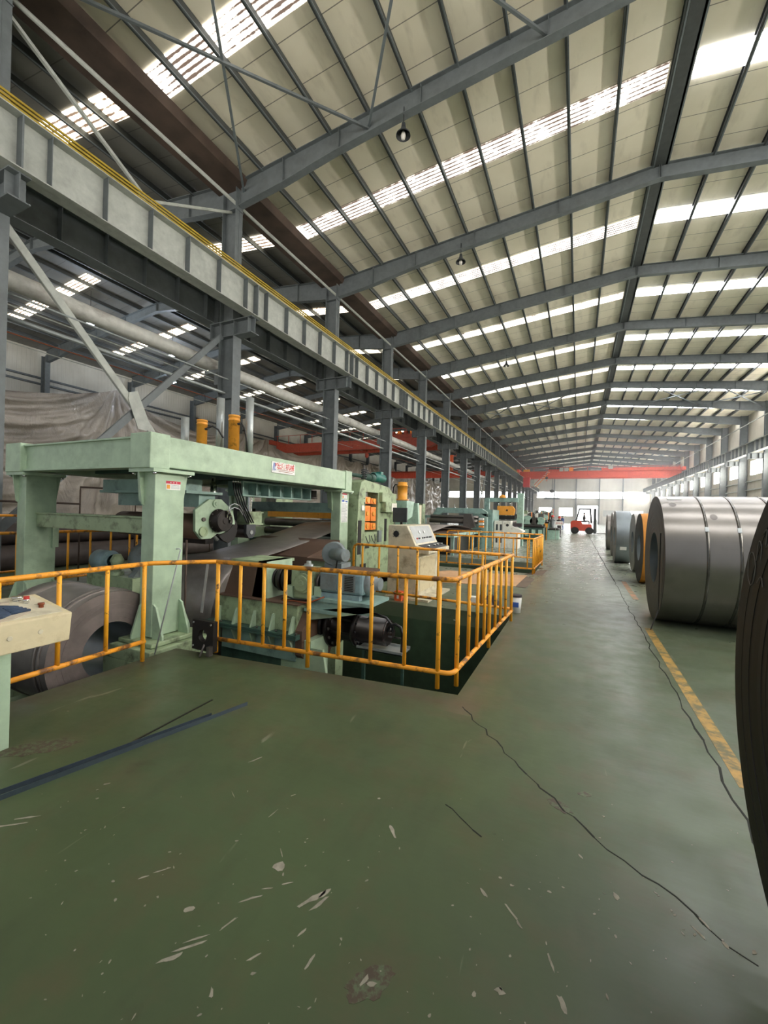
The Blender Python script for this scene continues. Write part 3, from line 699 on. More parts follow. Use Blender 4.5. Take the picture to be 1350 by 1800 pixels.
# ================= HANDRAILS =================
def handrail(label, path, z_top=1.0, z_low=.15, step=.34, posts=(), bars=None, ext=None, r=.024, rb=.019, group=None, lean=(0, 0), close=(False, False), worn=False):
    """path: corner points (x, y); bars every step; posts: arc lengths whose bar reaches the floor"""
    P = [Vector((x, y, 0)) for x, y in path]; L = [0]
    for a, b in zip(P[:-1], P[1:]): L.append(L[-1] + (b - a).length)
    root = thing('guard_rail', label, 'railing', tuple(P[0]), group)
    def at(s):
        for i in range(len(P) - 1):
            if s <= L[i + 1] + 1e-6: return P[i].lerp(P[i + 1], (s - L[i]) / (L[i + 1] - L[i]))
        return P[-1]
    def rounded(z, rr=.09):
        out = []
        for i, p in enumerate(P):
            if i in (0, len(P) - 1): out.append(p + Vector((0, 0, z))); continue
            a = (P[i - 1] - p).normalized(); b = (P[i + 1] - p).normalized()
            for t in (0, .25, .5, .75, 1):
                out.append(p + Vector((0, 0, z)) + a * rr * (1 - t) ** 2 + b * rr * t ** 2)
        return out
    top = rounded(z_top)
    if close[0]:
        d = (top[1] - top[0]).normalized(); t0 = top[0]; top = [t0 - Vector((0, 0, z_top - z_low)), t0 - Vector((0, 0, .09)), t0 - Vector((0, 0, .03)) + d * .02, t0 + d * .08] + top[1:]
    if close[1]:
        d = (top[-2] - top[-1]).normalized(); t0 = top[-1]; top = top[:-1] + [t0 + d * .08, t0 - Vector((0, 0, .03)) + d * .02, t0 - Vector((0, 0, .09)), t0 - Vector((0, 0, z_top - z_low))]
    MB().tube(top, r, 12).build('top_rail', 'yellow_rail_worn', root)
    MB().tube(rounded(z_low), r * .95, 10).build('lower_rail', 'yellow_rail_worn', root)
    n = max(1, int(round(L[-1] / step)))
    ss = sorted(set([round(L[-1] * k / n, 3) for k in range(1 if close[0] else 0, n + 1)]))
    if bars is not None: ss = list(bars)
    if ext: MB().tube(ext, r, 12).build('top_rail', 'yellow_rail_worn', root)
    ss = [s for s in ss if not any(abs(s - c) < .12 for c in posts)]
    for s in ss:
        p = at(s); MB().tube([p + Vector((0, 0, z_low)), p + Vector((0, 0, z_top))], rb, 10).build('baluster', 'yellow_rail', root)
    for s in posts:
        p = at(s); MB().tube([p + Vector((0, 0, .0)), p + Vector((0, 0, z_top))], rb * 1.15, 10).build('post', 'yellow_rail', root)
    return root
handrail('nearest yellow guard rail along the front and right of the machine pit', [(-3.62, 3.42), (-1.0, 3.70), (-.89, 6.62)], posts=(.02, 1.16, 2.50, 2.76, 4.05, 5.5), bars=(.32, .62, .88, 1.50, 1.84, 2.18, 3.14, 3.48, 3.80, 4.38, 4.70, 5.05))
handrail('yellow guard rail at the left, between the console and the coil pit', [(-3.98, 1.15), (-4.03, 2.88)], posts=(1.71,), bars=(.5, .92, 1.33), z_low=.2, z_top=1.0, ext=[(-4.03, 2.88, 1.0), (-4.02, 2.95, 1.0), (-3.68, 3.36, 1.0), (-3.62, 3.42, 1.0)])
handrail('yellow guard rail along the back of the machine pit, in front of the beige desk', [(-3.85, 6.95), (-.93, 6.72)], posts=(1.33,), bars=(.20, .56, .95, 1.72, 2.10, 2.48), close=(True, False), z_top=.98)
handrail('front and right yellow guard rail round the second pit', [(-4.3, 12.1), (-1.08, 12.1), (-1.04, 14.6)], posts=(3.2, 3.42, 5.6), step=.38, close=(True, False), z_top=.97)
handrail('rear yellow guard rail of the second pit, nearer the tall green frame', [(-4.48, 15.3), (-1.1, 15.3)], posts=(1.2,), step=.4, close=(True, False), z_top=.97)
handrail('yellow guard rail seen behind the gantry between its two left posts', [(-8.3, 2.9), (-8.3, 6.3)], posts=(2.8,), step=.36, z_low=.28, z_top=1.1)
handrail('yellow guard rail at the far left edge, left of the gantry', [(-7.75, 1.5), (-7.75, 2.95)], posts=(.6,), step=.42, z_low=.2, z_top=1.05)
handrail('second yellow rail behind the far left one, slightly higher', [(-9.6, 2.0), (-9.6, 4.4)], posts=(.6,), step=.6, z_low=.3, z_top=1.35)

# ================= GANTRY =================
G = thing('machine_gantry', 'large pale green four-post gantry frame standing over the coil pit', 'machine frame', (-6, 5.5, 0))
GM = 'green_paint'
for (x0, x1) in ((-4.70, -4.48), (-7.47, -7.25)):
    for (y0, y1) in ((3.28, 3.68), (7.46, 7.80)):
        near = y0 < 4
        p = MB().box(x0, x1, y0, y1, 0.06 if near else 0, 2.0).build('post', GM, G, bevel=.008)
        MB().box(x0 - .14, x1 + .08, y0 - .08, y1 + .08, 1.995, 2.035).build('head_plate', GM, p)
        for (bx, by) in ((x0 - .10, y0 - .04), (x1 + .045, y0 - .04), (x1 + .045, y1 + .04)):
            MB().cyl((bx, by, 1.965), 'z', .03, .022, 6).build('bolt', 'chrome', p)
        xm = (x0 + x1) / 2
        MB().prism([(y0, 1.995), (y0 - .075, 1.995), (y0 - .03, 1.62), (y0, 1.60)], 'x', x0 + .02, x0 + .04).build('head_gusset', GM, p)
        MB().prism([(x0, 1.995), (x0 - .13, 1.995), (x0 - .09, 1.66), (x0, 1.62)], 'y', y0 + .02, y0 + .045).build('head_gusset', GM, p)
        MB().prism([(y1, 1.995), (y1 + .06, 1.995), (y1, 1.62)], 'x', x1 - .04, x1 - .02).build('head_gusset', GM, p)
        if near:
            MB().box(x0 - .16, x1 + .2, y0 - .14, y1 + .18, .0, .05).box(x0 - .2, x1 + .28, y0 - .22, y1 + .2, -.16, -.005).build('base_plate', 'green_aged', p, bevel=.01)
            for yy in (y0 + .01, y1 - .04):
                MB().prism([(x1, .05), (x1 + .17, .05), (x1 + .17, .09), (x1 + .05, .42), (x1, .45)], 'y', yy, yy + .025).build('base_gusset', GM, p)
            MB().prism([(y0, .05), (y0 - .12, .05), (y0 - .12, .09), (y0 - .02, .42), (y0, .44)], 'x', x0 + .02, x0 + .045).build('base_gusset', GM, p)
            MB().prism([(x0, .05), (x0 - .16, .05), (x0 - .16, .09), (x0 - .02, .42), (x0, .44)], 'y', y0 + .1, y0 + .125).build('base_gusset', GM, p)
            MB().prism([(y1, .05), (y1 + .16, .05), (y1 + .16, .09), (y1 + .02, .42), (y1, .44)], 'x', x1 - .05, x1 - .025).build('base_gusset', GM, p)
# deep plinths in the pit under the near posts
for xa, xb in ((-5.0, -4.2), (-7.8, -6.95)):
    MB().box(xa, xb, 3.06, 3.9, -1.6, -.16).build('plinth', 'green_aged', G)
sb = MB().box(-4.76, -4.46, 3.42, 7.62, 2.06, 2.43).build('side_beam', GM, G, bevel=.01)
MB().box(-4.80, -4.44, 3.18, 3.44, 2.035, 2.45).build('corner_block', GM, G, bevel=.012)
MB().box(-4.80, -4.44, 7.60, 7.86, 2.035, 2.45).build('corner_block', GM, G, bevel=.012)
MB().box(-7.6, -7.2, 3.18, 3.44, 2.035, 2.45).build('corner_block', GM, G, bevel=.012)
MB().box(-7.6, -7.2, 7.60, 7.86, 2.035, 2.45).build('corner_block', GM, G, bevel=.012)
MB().box(-7.55, -7.22, 3.42, 7.62, 2.06, 2.43).build('side_beam', GM, G, bevel=.01)
fb = MB().box(-7.2, -4.80, 3.26, 3.30, 2.06, 2.41).box(-7.2, -4.80, 3.22, 3.42, 2.05, 2.075).box(-7.2, -4.8, 3.22, 3.42, 2.40, 2.42).build('end_beam', GM, G)
MB().box(-7.2, -4.80, 7.62, 7.82, 2.06, 2.41).build('end_beam', GM, G)
MB().box(-7.2, -4.78, 3.44, 7.6, 2.385, 2.41).build('top_deck', 'green_aged', G)
for y in (4.2, 5.4, 6.6): MB().box(-7.2, -4.78, y, y + .15, 2.1, 2.385).build('deck_rib', 'green_dark', G)
MB().box(-7.25, -4.70, 3.42, 3.60, 1.25, 1.45).box(-7.25, -4.7, 3.40, 3.62, 1.44, 1.46).build('cross_tie', 'green_aged', G, bevel=.006)
MB().box(-7.25, -4.70, 7.5, 7.68, 1.55, 1.76).build('cross_tie', 'green_blue', G, bevel=.006)
MB().prism([(3.62, 1.25), (3.62, .93), (3.70, .93), (3.70, 1.25)], 'x', -7.25, -7.21).build('tie_rib', GM, G)
# name plate: 宏康机械
def text_obj(root, s, size, origin, yz=True, m='red', bold=0.):
    cu = D.curves.new('lettering', 'FONT'); cu.body = s; cu.size = size; cu.extrude = .001; cu.offset = bold
    tmp = D.objects.new('lettering', cu); COL.objects.link(tmp)
    bpy.context.view_layer.update()
    me = D.meshes.new_from_object(tmp.evaluated_get(bpy.context.evaluated_depsgraph_get()))
    D.objects.remove(tmp); me.materials.clear(); me.materials.append(MATS[m])
    # plane facing +X: text x -> +Y, text y -> +Z
    o_ = Vector(origin) - base_of(root)
    me.transform(Matrix(((0, 0, 1, o_.x), (1, 0, 0, o_.y), (0, 1, 0, o_.z), (0, 0, 0, 1))))
    o = D.objects.new('lettering', me); COL.objects.link(o); o.parent = root; return o
npl = MB().box(-4.46, -4.447, 5.27, 5.87, 2.185, 2.365).build('name_plate', 'white', G, bevel=.004)
npl['label'] = 'white name plate with red characters and a blue and red mark'
text_obj(npl, '宏康机械', .115, (-4.4465, 5.385, 2.265), bold=.0015)
for k in range(3): MB().prism([(5.29 + k * .02, 2.22), (5.30 + k * .02, 2.22), (5.318 + k * .02, 2.345), (5.306 + k * .02, 2.345)], 'x', -4.447, -4.4455).build('mark_stripe', 'blue', npl)
MB().prism([(5.345, 2.345), (5.372, 2.345), (5.382, 2.325), (5.37, 2.295), (5.352, 2.285), (5.357, 2.32)], 'x', -4.447, -4.4455).build('mark_stripe', 'red', npl)
MB().prism([(5.352, 2.25), (5.368, 2.25), (5.372, 2.225), (5.354, 2.225)], 'x', -4.447, -4.4455).build('mark_stripe', 'blue', npl)
for (a, b, z) in ((5.40, 5.84, 2.238), (5.44, 5.80, 2.214)): MB().box(-4.447, -4.4455, a, b, z, z + .008).build('small_print', 'copper', npl)
st = MB().box(-4.48, -4.477, 3.42, 3.62, 1.80, 1.905).build('warning_sticker', 'white', G); st['label'] = 'white warning sticker with a red header and a yellow sign'
MB().box(-4.477, -4.476, 3.42, 3.62, 1.872, 1.905).build('sticker_header', 'red_sticker', st)
for k in range(3): MB().prism([(3.475 + k * .04, 1.882), (3.493 + k * .04, 1.882), (3.484 + k * .04, 1.897)], 'x', -4.476, -4.475).build('sticker_mark', 'white', st)
MB().box(-4.477, -4.476, 3.43, 3.475, 1.81, 1.86).build('sticker_mark', 'yellow_cyl', st)
for k in range(4): MB().box(-4.477, -4.476, 3.49, 3.605, 1.815 + k * .013, 1.818 + k * .013).build('sticker_mark', 'ink', st)
st = MB().box(-4.48, -4.477, 7.53, 7.73, 1.86, 1.97).build('warning_sticker', 'white', G); st['label'] = 'small red and white sticker on the far post'
MB().box(-4.477, -4.476, 7.53, 7.73, 1.94, 1.97).build('sticker_header', 'red_sticker', st); MB().box(-4.477, -4.476, 7.54, 7.585, 1.87, 1.92).build('sticker_mark', 'yellow_cyl', st)
st = MB().box(-4.48, -4.477, 7.50, 7.76, 1.36, 1.84).build('notice_sheet', 'white', G); st['label'] = 'white notice sheet with a blue header on the far post'
MB().box(-4.477, -4.476, 7.52, 7.62, 1.79, 1.83).box(-4.477, -4.476, 7.66, 7.75, 1.785, 1.815).build('sheet_header', 'blue', st)
for k in range(16): MB().box(-4.477, -4.476, 7.52, 7.74 - .03 * (k % 3), 1.38 + k * .025, 1.386 + k * .025).build('sheet_line', 'ink', st)
# cylinders and guide columns rising from the deck
for (x, y, z1, r, m, nm) in ((-5.25, 4.6, 2.93, .075, 'yellow_cyl', 'hydraulic_cylinder'), (-5.0, 5.0, 3.07, .085, 'yellow_cyl', 'hydraulic_cylinder'), (-5.62, 4.6, 3.0, .06, 'chrome', 'guide_column'), (-5.3, 5.0, 3.37, .062, 'chrome', 'guide_column'), (-4.87, 5.2, 3.39, .062, 'chrome', 'guide_column')):
    if nm == 'guide_column':
        o = MB().lathe((x, y, 2.41), 'z', [(0, 0), (0, r), (z1 - 2.41, r), (z1 - 2.41, 0)], 24).build(nm, 'zinc' , G)
        MB().lathe((x, y, 2.41), 'z', [(0, r), (0, r * 1.7), (.05, r * 1.7), (.05, r)], 24).build('collar', 'green_aged', o)
    else:
        h = z1 - 2.41
        o = MB().lathe((x, y, 2.41), 'z', [(0, 0), (0, r), (h * .86, r), (h * .86, r * 1.06), (h * .90, r * 1.06), (h * .9, r), (h * .95, r), (h * .95, r * 1.05), (h, r * 1.05), (h, 0)], 28).build(nm, m, G)
        MB().cyl((x, y, z1 - .14), 'x', r + .06, .02, 8).build('hose_fitting', 'black', o)
MB().tube([(-5.14, 4.6, 2.8), (-5.05, 4.62, 2.83), (-4.98, 4.66, 2.78), (-4.93, 4.72, 2.66)], .013, 8).build('hose', 'hose', G)
MB().tube([(-5.1, 4.75, 2.42), (-5.0, 4.9, 2.47), (-4.9, 5.0, 2.46), (-4.85, 5.15, 2.43)], .016, 8).build('hose', 'hose', G)
MB().tube([(-4.86, 5.0, 2.95), (-4.83, 5.06, 2.85), (-4.83, 5.1, 2.7), (-4.84, 5.13, 2.5)], .013, 8).build('hose', 'hose', G)
MB().box(-5.02, -4.72, 5.0, 5.6, 2.43, 2.46).build('column_foot', 'green_aged', G, bevel=.01)
# ribbed slide beam below the side beam
rb = MB().box(-5.25, -5.10, 5.15, 7.05, 1.80, 2.04).box(-5.10, -4.92, 5.15, 7.05, 1.795, 1.82).box(-5.1, -4.92, 5.15, 7.05, 2.02, 2.045).build('slide_beam', 'green_blue', G)
for k in range(7): MB().box(-5.10, -4.93, 5.15 + k * .313, 5.175 + k * .313, 1.82, 2.02).build('rib', 'green_blue', rb)
MB().box(-6.9, -5.05, 4.15, 4.45, 1.83, 2.0).box(-6.9, -4.95, 4.1, 4.75, 1.79, 1.83).build('carriage_beam', 'green_blue', G)
MB().lathe((-5.0, 4.62, 1.80), 'z', [(0, .045), (.16, .045), (.16, .03), (.25, .03)], 16).build('lead_screw', 'chrome', G)
MB().box(-6.95, -6.55, 7.0, 7.25, 1.2, 1.6).build('entry_guide', 'black_oil', G)
MB().lathe((-5.9, 7.0, 1.95), 'z', [(-.2, .1), (0, .1), (0, .16), (.02, .16), (.02, 0)], 20).build('jack_cap', 'steel_light', G)
MB().lathe((-4.95, 7.15, 1.83), 'z', [(0, 0), (0, .09), (.03, .09), (.03, .075), (.17, .075), (.17, 0)], 20).build('jack_cap', 'worn_steel', G)

# pinch roll head hanging from the carriage
PR = thing('pinch_roll_unit', 'green-plated pinch roll head with a black hub motor hanging under the gantry', 'machine part', (-5.3, 4.7, 1.79))
X = -5.0
MB().prism([(4.30, 1.56), (4.55, 1.72), (4.78, 1.73), (5.02, 1.56), (5.08, 1.36), (5.0, 1.22), (4.86, 1.17), (4.72, 1.20), (4.60, 1.13), (4.42, 1.13), (4.31, 1.25)], 'x', X - .05, X).build('side_plate', GM, PR, bevel=.006)
MB().lathe((X, 4.67, 1.66), 'x', [(0, .06), (.02, .06), (.02, .03), (.035, .03), (.035, 0)], 20).build('pivot_cap', GM, PR)
MB().lathe((X, 4.44, 1.24), 'x', [(0, .075), (.03, .075), (.03, .05), (.015, .05), (.015, 0)], 20).build('pivot_cap', 'green_aged', PR)
MB().lathe((X, 4.44, 1.42), 'x', [(0, .03), (.03, .03), (.03, 0)], 12).build('pin', 'worn_steel', PR)
hm = MB().lathe((X, 4.72, 1.40), 'x', [(0, .17), (.02, .18), (.03, .16), (.14, .16), (.14, .15), (.155, .15), (.155, .05), (.17, .045), (.17, 0)], 32).build('hub_motor', 'black_oil', PR)
for k in range(10):
    t = 2 * PI * k / 10; MB().cyl((X + .02, 4.72 + .168 * math.cos(t), 1.40 + .168 * math.sin(t)), 'x', .02, .011, 6).build('bolt', 'worn_steel', hm)
MB().prism([(4.86, 1.22), (5.0, 1.34), (5.08, 1.24), (5.02, 1.10), (4.9, 1.05), (4.78, 1.10), (4.7, 1.17)], 'x', X - .01, X + .05).build('link_arm', 'coil_dark', PR)
for (y, z) in ((4.74, 1.50), (4.79, 1.47), (4.81, 1.42)): MB().lathe((X + .17, y, z), 'z', [(-.05, .014), (.03, .014), (.03, .018), (.06, .018)], 10).build('hose_fitting', 'chrome', PR)
MB().cyl((-6.9, 4.50, 1.31), 'x', 1.85, .19, 32).build('press_roller', 'brown_plate', PR)
MB().cyl((-6.9, 5.05, 1.30), 'x', 1.85, .13, 28).build('press_roller', 'black_oil', PR)
MB().box(-6.9, -5.05, 4.4, 4.7, 1.6, 1.79).build('head_block', 'green_blue', PR)
MB().prism([(5.30, 1.33), (5.52, 1.33), (5.52, 1.18), (5.46, 1.10), (5.36, 1.10), (5.30, 1.18)], 'x', X - .03, X + .03).build('roller_bracket', 'dark_grey', PR, bevel=.008)
MB().cyl((X + .03, 5.41, 1.2), 'x', .015, .035, 14).build('axle', 'zinc', PR)
MB().cyl((-6.8, 5.41, 1.2), 'x', 1.77, .10, 24).build('press_roller', 'black_oil', PR)
MB().box(X - .3, X - .02, 5.42, 5.72, 1.34, 1.52).box(X - .28, X, 5.40, 5.74, 1.52, 1.545).box(X - .28, X, 5.40, 5.74, 1.32, 1.345).build('bearing_block', 'green_aged', PR)
MB().lathe((X - .1, 5.48, 1.54), 'z', [(0, .06), (.26, .06)], 18).build('lift_rod', 'chrome', PR)
for k in range(4):
    y0 = 4.98 + .05 * k
    MB().tube([(X + .03, y0, 2.0), (X + .05, y0 + .02, 1.85), (X + .06, y0 + .1, 1.65), (X + .06, y0 + .22, 1.48), (X + .04, y0 + .32, 1.36)][: 5], .012, 8).build('hose', 'hose', PR)
    MB().cyl((X + .03, y0, 2.0), 'z', .05, .016, 8).build('hose_fitting', 'chrome', PR)
for k, h_ in enumerate((1.66, 1.60)):
    MB().tube([(X + .17, 4.75 + .05 * k, 1.5), (X + .16, 4.79, h_ - .03), (X + .13, 4.92, h_ + .01), (X + .08, 5.08, h_ - .02), (X + .05, 5.2, h_ - .12), (X + .04, 5.3, 1.36)], .010, 8).build('hose', 'zinc', PR)
PR2 = MB().box(-7.0, -6.4, 5.75, 5.95, .9, 1.4).build('guide_frame', 'black_oil', PR)

# ================= COILS =================
def coil(label, c, R, rh, x0, x1, skin, face, straps=(), group=None, rings=9, seed=0, spots=()):
    random.seed(seed)
    root = thing('steel_coil', label, 'steel coil', (x0, c[0], c[1] - R), group)
    prof = [(0, rh)]
    for k in range(1, rings):
        r = rh + (R - rh) * k / rings; a = random.uniform(-.0015, .0015); prof += [(a, r - .003), (a, r), (random.uniform(-.0015, .0015), r + .001)]
    prof += [(0, R - .004), (.004, R)]
    MB().lathe((x0, c[0], c[1]), 'x', prof, 72, False).build('coil_side', face, root); MB().lathe((x0, c[0], c[1]), 'x', [(x1 - x0, R), (x1 - x0 + .002, R - .01), (x1 - x0, rh)], 72, False).build('coil_side', face, root)
    MB().lathe((x0, c[0], c[1]), 'x', [(.004, R), (x1 - x0, R)], 96).build('outer_wrap', skin, root)
    MB().lathe((x0, c[0], c[1]), 'x', [(0, rh), (x1 - x0, rh)], 48).build('inner_bore', 'coil_blue', root)
    for (xs, w_) in straps:
        s_ = MB().lathe((xs, c[0], c[1]), 'x', [(0, R), (0, R + .003), (w_, R + .003), (w_, R)], 96).build('strap', 'strap', root)
        t = 2.62; b = MB(); p = Vector((xs - .005, c[0] + (R + .004) * math.cos(t), c[1] + (R + .004) * math.sin(t))); tg = Vector((0, -math.sin(t), math.cos(t)))
        b.beam(p + Vector((w_ / 2 + .005, 0, 0)) - tg * .035, p + Vector((w_ / 2 + .005, 0, 0)) + tg * .035, w_ + .01, .008, (0, math.cos(t), math.sin(t))); b.build('strap_clip', 'zinc', s_)
    for (xs, t, sz) in spots:
        n = 14; b = MB(); vs = [(xs, c[0] + (R + .0015) * math.cos(t), c[1] + (R + .0015) * math.sin(t))]
        for k in range(n):
            a = 2 * PI * k / n; tt = t + sz / R * math.sin(a); vs.append((xs + sz * .8 * math.cos(a), c[0] + (R + .0015) * math.cos(tt), c[1] + (R + .0015) * math.sin(tt)))
        b.add(vs, [(0, k + 1, (k + 1) % n + 1) for k in range(n)], True); b.build('dark_patch', 'worn_steel', root)
    return root
nc = coil('huge steel coil at the right edge, coloured black for the shadow on its aisle side', (1.47, .97), .97, .36, .67, 2.0, 'coil_dark', 'coil_dark', rings=14, seed=1)  # near-black material carries the shadow this coil stands in
for k, pts in enumerate(([(2.27, 1.33), (2.30, 1.37), (2.29, 1.45), (2.25, 1.47), (2.22, 1.42), (2.24, 1.35), (2.27, 1.33)], [(2.21, 1.44), (2.19, 1.52), (2.16, 1.50), (2.17, 1.44)], [(2.15, 1.55), (2.11, 1.57), (2.12, 1.50), (2.09, 1.52)], [(2.2, 1.35), (2.16, 1.38), (2.14, 1.34)])):
    q = []
    for i in range(len(pts) - 1):
        a = pts[max(0, i - 1)]; b = pts[i]; c_ = pts[i + 1]; d_ = pts[min(len(pts) - 1, i + 2)]
        for t in (0, .25, .5, .75): q.append(tuple(.5 * ((2 * b[n]) + (-a[n] + c_[n]) * t + (2 * a[n] - 5 * b[n] + 4 * c_[n] - d_[n]) * t * t + (-a[n] + 3 * b[n] - 3 * c_[n] + d_[n]) * t ** 3) for n in (0, 1)))
    q.append(pts[-1]); MB().tube([(.669, y, z) for y, z in q], .002, 6).build('chalk_mark', 'chalk', nc)
big = coil('big pale steel coil with three steel straps, lying on the right of the aisle', (8.0, .985), .985, .40, 1.12, 2.95, 'coil_skin', 'coil_shade', straps=((1.60, .035), (1.96, .035), (2.36, .035)), rings=16, seed=2, spots=((1.27, 2.12, .06), (1.72, 2.40, .055)))
tg = MB(); t = 1.9; p = Vector((1.32, 8.0 + .99 * math.cos(t), .985 + .99 * math.sin(t))); tgv = Vector((0, -math.sin(t), math.cos(t)))
tg.beam(p - Vector((.09, 0, 0)), p + Vector((.09, 0, 0)), .09, .003, (0, math.cos(t), math.sin(t))); tg.build('paper_label', 'white', big)['label'] = 'small white label on top'
bl = MB().beam((1.09, 7.22, 1.40), (1.085, 7.22, .25), .03, .012, (1, 0, 0)).beam((1.085, 7.22, .27), (.98, 7.1, .005), .03, .012, (1, 0, 0))
tag(bl.build('steel_strap_end', 'coil_dark'), 'loose dark strap hanging down the side of the big strapped coil', 'strap')
coil('orange-rusted narrow coil just behind the big strapped coil', (12.35, .87), .87, .33, 1.40, 1.72, 'coil_rust', 'coil_dark', seed=3)
coil('grey narrow coil between the orange coil and the blue-grey one', (14.9, .88), .88, .33, 1.52, 1.95, 'coil_skin', 'coil_skin', seed=4)
c4 = coil('blue-grey coil with a white tag, fourth behind the big strapped coil', (17.4, .935), .935, .34, 1.20, 1.68, 'coil_blue', 'coil_face', seed=5)
t = 3.55; p = Vector((1.42, 17.4 + .94 * math.cos(t), .935 + .94 * math.sin(t)))
MB().beam(p - Vector((.1, 0, 0)), p + Vector((.1, 0, 0)), .12, .003, (0, math.cos(t), math.sin(t))).build('paper_tag', 'white', c4)['label'] = 'white paper tag'
coil('dark thin coil peeping out behind the blue-grey tagged coil', (20.6, .92), .92, .34, 1.31, 1.9, 'coil_skin', 'coil_face', seed=6)
coil('furthest steel coil of the row on the right', (24.2, .88), .88, .34, 1.32, 1.9, 'coil_skin', 'coil_face', seed=7)
# waiting coil in the near pit
lp = coil('steel coil lowered in the pit at the left, its bore facing the aisle', (3.0, -.04), .66, .315, -4.75, -5.95, 'strip_steel', 'coil_face', seed=8, rings=7)
for k, (dx, dr) in enumerate(((-.10, .012), (-.16, .022), (-.9, .012))):
    MB().lathe((-4.75 + dx, 3.0, -.04), 'x', [(0, .66), (0, .66 + dr), (-.04 - .2 * (k == 2), .66 + dr), (-.04 - .2 * (k == 2), .66)], 72).build('loose_wrap', 'strip_steel', lp)
MB().box(-5.9, -4.9, 2.5, 3.05, -1.6, -.66).build('pit_cradle', 'green_aged', lp)
# coil being unwound, with its strip running up to the leveller
UC = thing('unwinding_coil', 'steel coil under the gantry unwinding a wide strip up into the green leveller', 'steel coil', (-5.5, 5.35, -.96))
MB().lathe((-4.85, 5.35, -.1), 'x', [(0, .3), (0, .86), (-1.3, .86), (-1.3, .3)], 96).build('coil_body', 'strip_steel', UC)
sp = [(-4.85, 5.35 + .865 * math.cos(t), -.1 + .865 * math.sin(t)) for t in [PI + .3 - i * (PI / 2 + .42) / 14 for i in range(15)]]
tail = [(sp[-1][1] + (8.6 - sp[-1][1]) * k / 10, sp[-1][2] + (1.30 - sp[-1][2]) * (k / 10) - .03 * math.sin(PI * k / 10)) for k in range(1, 11)]
path = [(p[1], p[2]) for p in sp] + tail; vs = []
for (y, z) in path:
    for x in (-4.85, -5.1, -5.5, -5.9, -6.15): vs.append((x, y, z + (.02 if x in (-5.5,) else 0)))
fs = [(i * 5 + j, i * 5 + j + 1, i * 5 + j + 6, i * 5 + j + 5) for i in range(len(path) - 1) for j in range(4)]
o = MB().add(vs, fs, True).build('steel_strip', 'strip_steel', UC); sd = o.modifiers.new('solid', 'SOLIDIFY'); sd.thickness = .006
MB().box(-6.1, -4.9, 4.9, 5.8, -1.6, -.96).build('cradle', 'green_dark', UC)
MB().cyl((-4.84, 5.35, -.1), 'x', -.2, .29, 24).build('mandrel', 'black_oil', UC)
# dark machinery and deck under the strip
# ================= DRIVE UNIT IN THE PIT =================
DU = thing('drive_unit', 'green uncoiler drive box standing in the pit with gearbox, blue-grey motor and blower', 'machine', (-3.8, 4.8, -1.6))
GA = 'green_aged'
MB().box(-4.48, -3.15, 4.28, 5.5, .06, .40).build('gear_case', GA, DU, bevel=.01)
MB().box(-4.5, -3.13, 4.26, 5.52, .40, .415).build('case_top', 'brown_plate', DU)
MB().box(-4.62, -3.08, 4.16, 5.6, .0, .03).box(-4.62, -3.08, 4.16, 5.6, .035, .06).build('case_flange', 'green_dark', DU)
for k in range(5):
    x = -4.45 + k * .31
    MB().prism([(4.28, .06), (4.18, .06), (4.25, .26), (4.28, .26)], 'x', x, x + .025).build('gusset', GM, DU)
    MB().prism([(4.28, .0), (4.17, .0), (4.26, -.2), (4.28, -.2)], 'x', x, x + .025).build('gusset', GM, DU)
    MB().cyl((x + .1, 4.21, .06), 'z', .02, .014, 6).build('bolt', 'worn_steel', DU)
MB().box(-4.40, -3.16, 4.28, 5.4, -.30, -.001).build('lower_case', 'green_blue', DU)
MB().box(-4.45, -3.40, 4.32, 5.4, -1.6, -.30).build('pedestal', 'green_dark', DU)
MB().box(-3.40, -2.95, 4.30, 4.7, -1.6, -.02).build('pedestal', GM, DU)
MB().prism([(-2.95, -.1), (-2.78, -.1), (-2.62, -.9), (-2.95, -.9)], 'y', 4.3, 4.34).build('side_gusset', GM, DU)
MB().prism([(-4.46, .415), (-4.30, .84), (-3.80, .86), (-3.74, .415)], 'y', 4.36, 4.40).build('pillow_front', 'brown_plate', DU)
MB().prism([(-3.96, .415), (-3.86, .90), (-3.72, .90), (-3.70, .415)], 'y', 4.36, 4.9).build('pillow_side', GM, DU)
MB().box(-4.34, -3.72, 4.36, 4.95, .86, .90).build('pillow_cap', 'green_aged', DU)
MB().lathe((-3.74, 4.60, .66), 'x', [(0, .14), (.06, .14), (.06, .10), (.10, .10), (.10, .17), (.17, .17), (.17, .12), (.2, .12), (.2, .18), (.26, .16), (.26, .06), (.34, .06)], 32).build('coupling', 'black_oil', DU)
gb = MB().box(-3.42, -3.08, 4.48, 4.80, .43, .84).build('gearbox', GA, DU, bevel=.03)
MB().lathe((-3.22, 4.48, .65), 'y', [(0, .13), (-.03, .13), (-.03, .10), (-.05, .10), (-.05, .04), (-.06, .04), (-.06, 0)], 24).build('gearbox_cover', GA, gb)
MB().box(-3.50, -3.36, 4.44, 4.84, .43, .60).build('gearbox_foot', GM, gb)
MB().lathe((-3.25, 4.64, .84), 'z', [(0, .06), (.04, .06), (.04, .035), (.08, .03), (.08, 0)], 14).build('breather', 'zinc', gb)
MB().lathe((-3.08, 4.64, .66), 'x', [(0, .05), (.03, .05), (.03, .13), (.07, .13), (.07, .05), (.12, .05)], 28).build('brake_disc', 'worn_steel', DU)
MB().box(-3.06, -2.95, 4.50, 4.60, .42, .62).build('brake_stand', GM, DU)
MB().tube([(-3.5, 4.42, .43), (-3.42, 4.40, .47), (-3.3, 4.39, .45), (-3.1, 4.4, .46), (-2.95, 4.42, .50), (-2.8, 4.45, .48)], .012, 8).build('cable', 'hose', DU)
